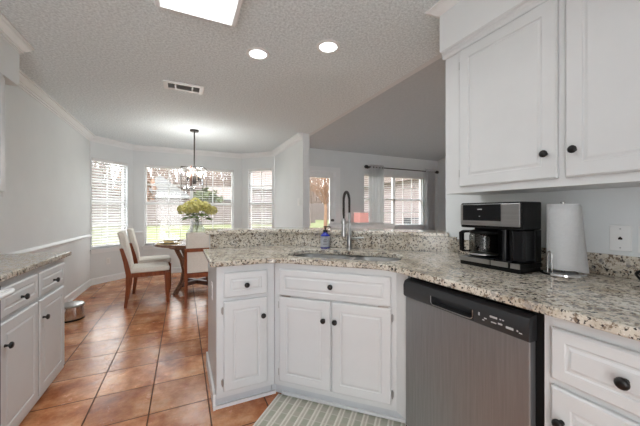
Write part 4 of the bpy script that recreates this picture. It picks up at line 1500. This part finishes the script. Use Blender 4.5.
# ------------------------------------------------------------------ ceiling fixtures
fp = empty('ceiling_light', (0.082, 1.36, 0), 0, 'large rectangular fluorescent ceiling light with white frame', 'ceiling light')
bm = B()
x0, x1, y0, y1 = -0.235, 0.235, -0.60, 0.605
zl = CZ - 0.062
fr_prof = [(0, CZ - 0.0005), (0, zl + 0.012), (0.008, zl), (0.030, zl), (0.042, zl + 0.014), (0.042, CZ - 0.0005)]
loft(bm, [[(x0 + o_, y0 + o_ * 0.5, z), (x1 - o_, y0 + o_ * 0.5, z), (x1 - o_, y1 - o_ * 0.5, z), (x0 + o_, y1 - o_ * 0.5, z)] for o_, z in fr_prof], cap=False)
obj('frame', bm, M['trim'], fp)
obj('diffuser', box(B(), x0 + 0.043, x1 - 0.043, y0 + 0.022, y1 - 0.022, zl + 0.012, zl + 0.02), M['panel'], fp)


def can(x, y, label, power):
    t = empty('recessed_light', (x, y, CZ), 0, label, 'ceiling light', 'recessed ceiling lights')
    obj('trim_ring', lathe(B(), [(0.066, -0.0005), (0.092, -0.0005), (0.090, -0.008), (0.068, -0.010), (0.066, -0.0005)], 36, cap=False), M['plate'], t, smooth=True)
    obj('lens', lathe(B(), [(0.064, -0.0006), (0.066, -0.004), (0.05, -0.0065), (0.02, -0.008)], 32), M['canlens'], t, smooth=True)
    d = bpy.data.lights.new('recessed_lamp', 'SPOT')
    d.energy = power
    d.spot_size = math.radians(150)
    d.spot_blend = 0.8
    d.shadow_soft_size = 0.06
    d.color = (0.94, 0.98, 1.0)
    o = bpy.data.objects.new('recessed_lamp', d)
    o.location = (x, y, CZ - 0.03)
    C.objects.link(o)


can(0.545, 2.32, 'recessed round ceiling light nearer the air vent', 18)
can(1.01, 1.99, 'recessed round ceiling light nearer the wall cabinets', 16)

vt = empty('ceiling_vent', (0.01, 3.265, CZ), 0, 'white rectangular air vent in the textured ceiling', 'air vent')
bm = B()
x0, x1, y0, y1 = -0.185, 0.185, -0.10, 0.10
for a_, b_, c_, d_ in ((x0, x1, y0, y0 + 0.04), (x0, x1, y1 - 0.04, y1), (x0, x0 + 0.04, y0 + 0.04, y1 - 0.04), (x1 - 0.04, x1, y0 + 0.04, y1 - 0.04), (-0.085, -0.07, y0 + 0.04, y1 - 0.04), (0.07, 0.085, y0 + 0.04, y1 - 0.04)):
    box(bm, a_, b_, c_, d_, -0.012, -0.0005)
obj('frame', bm, M['trim'], vt, bevel=0.002)
obj('duct_backing', box(B(), x0 + 0.04, x1 - 0.04, y0 + 0.04, y1 - 0.04, -0.003, -0.0006), mat('duct_grey', (0.16, 0.16, 0.16), 0.6), vt)
bm = B()
for i in range(7):
    y = -0.055 + i * 0.0183
    for a_, b_ in ((-0.144, -0.086), (-0.069, 0.069), (0.086, 0.144)):
        v_ = [bm.verts.new(p) for p in ((a_, y - 0.005, -0.011), (b_, y - 0.005, -0.011), (b_, y + 0.004, -0.004), (a_, y + 0.004, -0.004))]
        bm.faces.new(v_)
bmesh.ops.solidify(bm, geom=list(bm.faces), thickness=0.001)
obj('louvers', bm, mat('vent_louver', (0.66, 0.66, 0.66), 0.5), vt)
